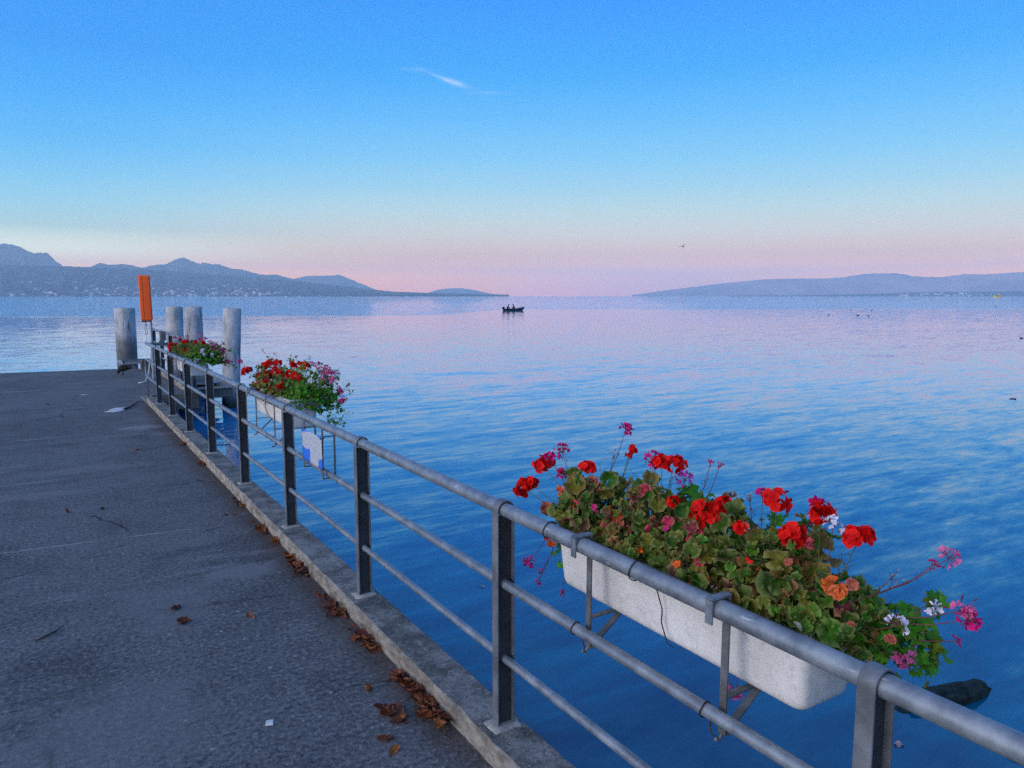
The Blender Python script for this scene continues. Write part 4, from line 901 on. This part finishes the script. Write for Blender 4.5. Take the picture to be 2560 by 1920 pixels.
# ================================================================== ON AND OVER THE LAKE
def bird(loc, span, yaw, roll, label, flap=.25, mat='dark_cloth'):
    t_ = thing('gull', loc, label, 'bird', 'birds flying over the lake'); t_.rotation_euler = (roll, 0, yaw); s = span
    m = MB(); m.loft([[(x*s, math.cos(6.283*j/8)*r*s, math.sin(6.283*j/8)*r*s) for j in range(8)] for x, r in ((-.24,.005),(-.16,.035),(-.02,.055),(.10,.05),(.16,.032),(.20,.028),(.25,.004))], True)
    build('body', m, M[mat], t_, smooth='all', world=False)
    for sy in (1, -1):
        m = MB(); m.add([(.08*s,0,0),(.10*s,sy*.22*s,flap*.22*s),(.02*s,sy*.5*s,flap*.12*s),(-.04*s,sy*.24*s,flap*.20*s),(-.08*s,0,0)], [(0,1,3,4),(1,2,3)])
        w = build('wing', m, M[mat], t_, world=False); q = w.modifiers.new('thick','SOLIDIFY'); q.thickness = .012*s
bird((59.8, 60, 7.36), .95, R(70), R(-18), 'dark gull gliding just above the horizon right of the boat', .9)
bird((69.9, 80, 35.6), .55, R(40), R(10), 'tiny dark bird high in the sky right of the cloud')
bird((108, 80, 20.0), .55, R(90), R(-12), 'tiny dark bird in the middle of the sky on the right')
bird((147.4, 80, 49.0), .6, R(20), R(10), 'tiny dark bird near the top right of the sky')
def duck(x, y, s, yaw, label):
    t_ = thing('duck', (x, y, WATER), label, 'duck', 'waterbirds floating on the lake'); t_.rotation_euler = (0, 0, yaw); s *= .72
    m = MB(); m.loft([[(px*s, math.cos(6.283*j/10)*r*s, (pz+math.sin(6.283*j/10)*r*.75)*s) for j in range(10)] for px, pz, r in ((-.30,.10,.01),(-.22,.07,.07),(-.05,.05,.13),(.12,.07,.12),(.19,.13,.07),(.20,.22,.045),(.22,.29,.055),(.27,.30,.045),(.31,.28,.015),(.37,.27,.008))], True)
    build('body', m, M['dark_cloth'], t_, smooth='all', world=False)
for a in ((87.9,61.17,.75,2.6,'dark waterbird farthest left of the group on the lake at the right'),(123.6,81.55,.8,0,'dark waterbird farther out, above the two close together'),(89.0,57.7,.95,2.7,'left dark waterbird of the two close together at the right'),(88.07,55.64,.85,.2,'right dark waterbird of the two close together at the right'),
          (122.7,76.97,.7,1.2,'small dark waterbird farther out, upper right of the group'),(198.9,92.34,1.1,0,'faint far waterbird below the yellow boat'),(49.27,21.31,.55,1.9,'dark waterbird at the right edge of the lake view')): duck(*a)

BT = thing('fishing_boat', (69.75, 110.75, WATER), 'small dark open motor boat with two people crossing the calm lake', 'boat'); BT.rotation_euler = (0, 0, R(-32+28)); BT.scale = (.9, .9, .9)
m = MB(); rings = []
for x, hw, zk, zg in ((-2.1,.62,-.12,.42),(-1.6,.70,-.16,.40),(-.8,.78,-.18,.38),(0,.80,-.18,.38),(.8,.72,-.17,.42),(1.5,.50,-.12,.52),(2.0,.24,.05,.64),(2.35,.02,.45,.78)):
    rings.append([(x,-hw,zg),(x,-hw*.85,zk+.12),(x,-hw*.4,zk),(x,hw*.4,zk),(x,hw*.85,zk+.12),(x,hw,zg),(x,hw*.88,zg-.03),(x,hw*.6,zk+.16),(x,-hw*.6,zk+.16),(x,-hw*.88,zg-.03)])
m.loft(rings, True); build('hull', m, M['hull_dark'], BT, smooth=30, world=False)
for x in (-1.1, .1): m = MB(); m.box(x-.13, x+.13, -.66, .66, .20, .24); build('bench', m, M['hull_dark'], BT, world=False)
m = MB(); m.loft([[(px-2.28, py, z) for px, py, _ in rrect(0,0,a,b,.06,0)] for z, a, b in ((.30,.14,.12),(.36,.21,.16),(.60,.23,.17),(.72,.17,.13),(.75,.08,.07))], True); m.box(-2.36,-2.22,-.05,.05,-.3,.31)
mo = build('outboard_motor', m, M['black_feather'], BT, smooth=40, world=False)
m = MB(); m.tube([(-2.1,0,.5),(-1.6,.1,.55)], .025, 8); build('tiller', m, M['black_feather'], mo, smooth='all', world=False)
def sitter(x, face, label):
    t_ = thing('person', (BT.location.x + x*math.cos(R(-4)), BT.location.y + x*math.sin(R(-4)), WATER+.22), label, 'person', 'people sitting in the fishing boat'); t_.rotation_euler = (0, 0, R(-4)+(0 if face > 0 else math.pi))
    V = [(0,0,.08),(.06,0,.30),(.16,0,.52),(.21,0,.62),(.25,0,.72),(.27,0,.80),(.12,.19,.50),(.25,.24,.30),(.42,.14,.26),(.49,.12,.26),(.12,-.19,.50),(.25,-.24,.30),(.42,-.14,.26),(.49,-.12,.26),(.05,.10,.06),(.42,.13,.14),(.46,.13,-.20),(.58,.13,-.22),(.05,-.10,.06),(.42,-.13,.14),(.46,-.13,-.20),(.58,-.13,-.22)]
    E_ = [(0,1),(1,2),(2,3),(3,4),(4,5),(2,6),(6,7),(7,8),(8,9),(2,10),(10,11),(11,12),(12,13),(0,14),(14,15),(15,16),(16,17),(0,18),(18,19),(19,20),(20,21)]
    RD = [.15,.15,.17,.06,.10,.085,.075,.05,.038,.035,.075,.05,.038,.035,.10,.075,.05,.04,.10,.075,.05,.04]
    me = bpy.data.meshes.new('body'); me.from_pydata(V, E_, []); me.materials.append(M['dark_cloth']); o = bpy.data.objects.new('body', me); COL.objects.link(o); o.parent = t_
    sk = o.modifiers.new('skin', 'SKIN'); me.skin_vertices.new() if not me.skin_vertices else None
    for i, r in enumerate(RD): me.skin_vertices[0].data[i].radius = (r, r)
    me.skin_vertices[0].data[0].use_root = True
    su = o.modifiers.new('sub', 'SUBSURF'); su.levels = 1; su.render_levels = 1
    m = MB(); m.loft([[(.26+math.cos(6.283*j/12)*r*1.1, math.sin(6.283*j/12)*r, z) for j in range(12)] for z, r in ((.80,.108),(.84,.112),(.90,.09),(.93,.03))], True)
    build('hair', m, M['black_feather'], t_, smooth='all', world=False)
sitter(-1.25, 1, 'person in dark clothes sitting by the motor at the stern of the boat')
sitter(.15, -1, 'person in dark clothes sitting amidships and facing the stern')

YB = thing('yellow_ship', (2166, 1002, WATER), 'small bright yellow boat far off by the right hand shore', 'ship'); YB.rotation_euler = (0, 0, R(-30))
m = MB(); m.loft([[(x,-w,2.2),(x,-w*.8,-.5),(x,w*.8,-.5),(x,w,2.2)] for x, w in ((-9.5,2.2),(-8,2.8),(5,2.8),(8,1.8),(10,.2))], True); build('hull', m, M['yellow_paint'], YB, world=False)
m = MB(); m.box(-8.5, 6.5, -2.3, 2.3, 2.2, 2.9); m.box(-8.5, 6.5, -2.3, 2.3, 4.6, 5.2); m.box(-8.5,-6.5,-2.2,2.2,2.9,4.6); m.box(-2.5,-1.5,-2.2,2.2,2.9,4.6); m.box(4.5,6.5,-2.2,2.2,2.9,4.6); build('cabin', m, M['yellow_paint'], YB, world=False)
m = MB(); m.box(-6.49, -2.51, -2.1, 2.1, 2.9, 4.6); m.box(-1.49, 4.49, -2.1, 2.1, 2.9, 4.6); build('windows', m, M['dark_glass'], YB, world=False)
m = MB(); m.box(1.0, 4.5, -1.5, 1.5, 5.2, 7.2); m.box(1.6, 1.8, -.1, .1, 7.2, 9); build('wheelhouse', m, M['yellow_paint'], YB, world=False)
WB = thing('white_boat', (787, 2895, WATER), 'tiny white boat near the foot of the town across the lake', 'boat'); WB.rotation_euler = (0, 0, R(-20))
m = MB(); m.loft([[(x,-w,1.6),(x,-w*.7,-.4),(x,w*.7,-.4),(x,w,1.6)] for x, w in ((-6,1.6),(-4,2),(3,1.9),(7,.15))], True); build('hull', m, M['white_paint'], WB, world=False)
m = MB(); m.box(-4, 2, -1.3, 1.3, 1.6, 3.8); build('cabin', m, M['white_paint'], WB, world=False)

# houses across the lake
hp = []
for w, d, h_ in ((16,12,8),(26,14,11),(40,14,13)):
    m = MB(); m.box(-w/2, w/2, -d/2, d/2, -6, h_); H0 = thing('house', (0,0,0), '', 'house')
    build('wall', m, M['house_wall'], H0, world=False)
    m = MB(); m.loft([[(x,-d/2-.6,h_+.02),(x,d/2+.6,h_+.02),(x,0,h_+d*.28)] for x in (-w/2-.6, w/2+.6)], True); build('roof', m, M['house_roof'], H0, world=False)
    hp.append(H0)
rnd = random.Random(5); used = set()
def house(hf, a, q, lab, grp, s=1.0, kind=None):
    k = kind if kind is not None else rnd.choice([0,0,1,1,2]); p = hf(a, q); src = hp[k]; rz = R(-a)+rnd.gauss(0, .35)
    if k not in used: used.add(k); o = src; o.location = p; o.rotation_euler = (0,0,rz); o.scale = (s,)*3
    else: o = dup(src, p, rz, s)
    tag(o, lab, 'house', grp)
cl = [(rnd.uniform(-2.2, 15), rnd.choice([rnd.uniform(.05,.45), rnd.uniform(.03,.2)])) for _ in range(60)]
for i in range(280):
    if i < 175:
        c0 = rnd.choice(cl); a = c0[0]+rnd.gauss(0,.35); q = c0[1]+rnd.gauss(0,.03)
    elif i < 250: a = rnd.uniform(6, 15.5); q = rnd.uniform(.03, .42)*(1-.02*(a-6))
    else: a = rnd.uniform(-2.3, 20); q = rnd.uniform(.02, .14)
    q = min(max(q, .02), .55); a = max(a, -2.4)
    house(hb, a, q, 'small pale house in the town on the hillside across the lake at the left', 'houses of the town across the lake at the left', rnd.uniform(.45, 1.1))
for i in range(34):
    a = rnd.choice([rnd.gauss(60.5, .9), rnd.gauss(63, .8), rnd.uniform(58.5, 67)]); q = rnd.uniform(.05, .7)
    house(hg, a, q, 'tiny pale house on the low shore across the lake at the right', 'houses on the far shore at the right', rnd.uniform(.8, 1.6))

# rocks and floating things by the pier
def rock(cx, cy, cz, hx, hy, hz, rz, label, seed):
    m = MB(); n = 22; rings = []
    for i in range(1, 12):
        ph = math.pi*i/12; ring = []
        for j in range(n):
            a = 6.2832*j/n; d = Vector((math.sin(ph)*math.cos(a), math.sin(ph)*math.sin(a), math.cos(ph)))
            k = 1+.28*fbm(d.x*1.8+seed, d.y*1.8, d.z*1.8)+.05*fbm(d.x*8, d.y*8, d.z*8+seed)
            x, y = d.x*hx*k, d.y*hy*k; ring.append((cx+x*math.cos(rz)-y*math.sin(rz), cy+x*math.sin(rz)+y*math.cos(rz), cz+d.z*hz*k))
        rings.append(ring)
    m.loft(rings, True); o = build('rock', m, M['rock'], smooth=35); tag(o, label, 'rock')
rock(4.62, 2.25, -.57, .42, .115, .085, R(-8), 'long dark wet rock breaking the surface behind the near rail, farther from the pier', 2)
rock(4.42, 1.80, -.60, .15, .36, .085, R(4), 'dark green weedy rock just under the near rail at the bottom right', 8)
m = MB()
def float_leaf(x, y, s, label, c):
    m = MB(); round_leaf(m, Vector((x, y, WATER+.004)), Vector((.05,.05,1)), s, c, sc(c, 1.1), .2)
    tag(build('floating_petal', m, M['petal'], smooth='all'), label, 'petal', 'petals floating on the water')
float_leaf(3.057, 5.347, .022, 'pale petal floating on the water left of the nearest post', (.6,.55,.6)); float_leaf(3.901, 2.139, .026, 'pinkish petal floating on the water right of the near right post', (.7,.45,.45))
float_leaf(19.93, 8.70, .07, 'dark leaf floating far out at the right edge of the water', (.05,.04,.04))

# ================================================================== AIR
if HAZE > 0:
    t = bpy.data.materials.new('haze'); t.use_nodes = True; n = t.node_tree.nodes; n.remove(n['Principled BSDF'])
    pv = n.new('ShaderNodeVolumePrincipled'); pv.inputs['Density'].default_value = HAZE; pv.inputs['Color'].default_value = (*HAZECOL, 1); pv.inputs['Anisotropy'].default_value = 0.0
    t.node_tree.links.new(pv.outputs[0], n['Material Output'].inputs['Volume'])
    mb = MB(); mb.box(-25200, 25200, -25200, 25200, -22, 1010)
    o = build('haze', mb, t); o['kind'] = 'stuff'; o['label'] = 'thin blue air between the pier and the far hills'; o['category'] = 'haze'
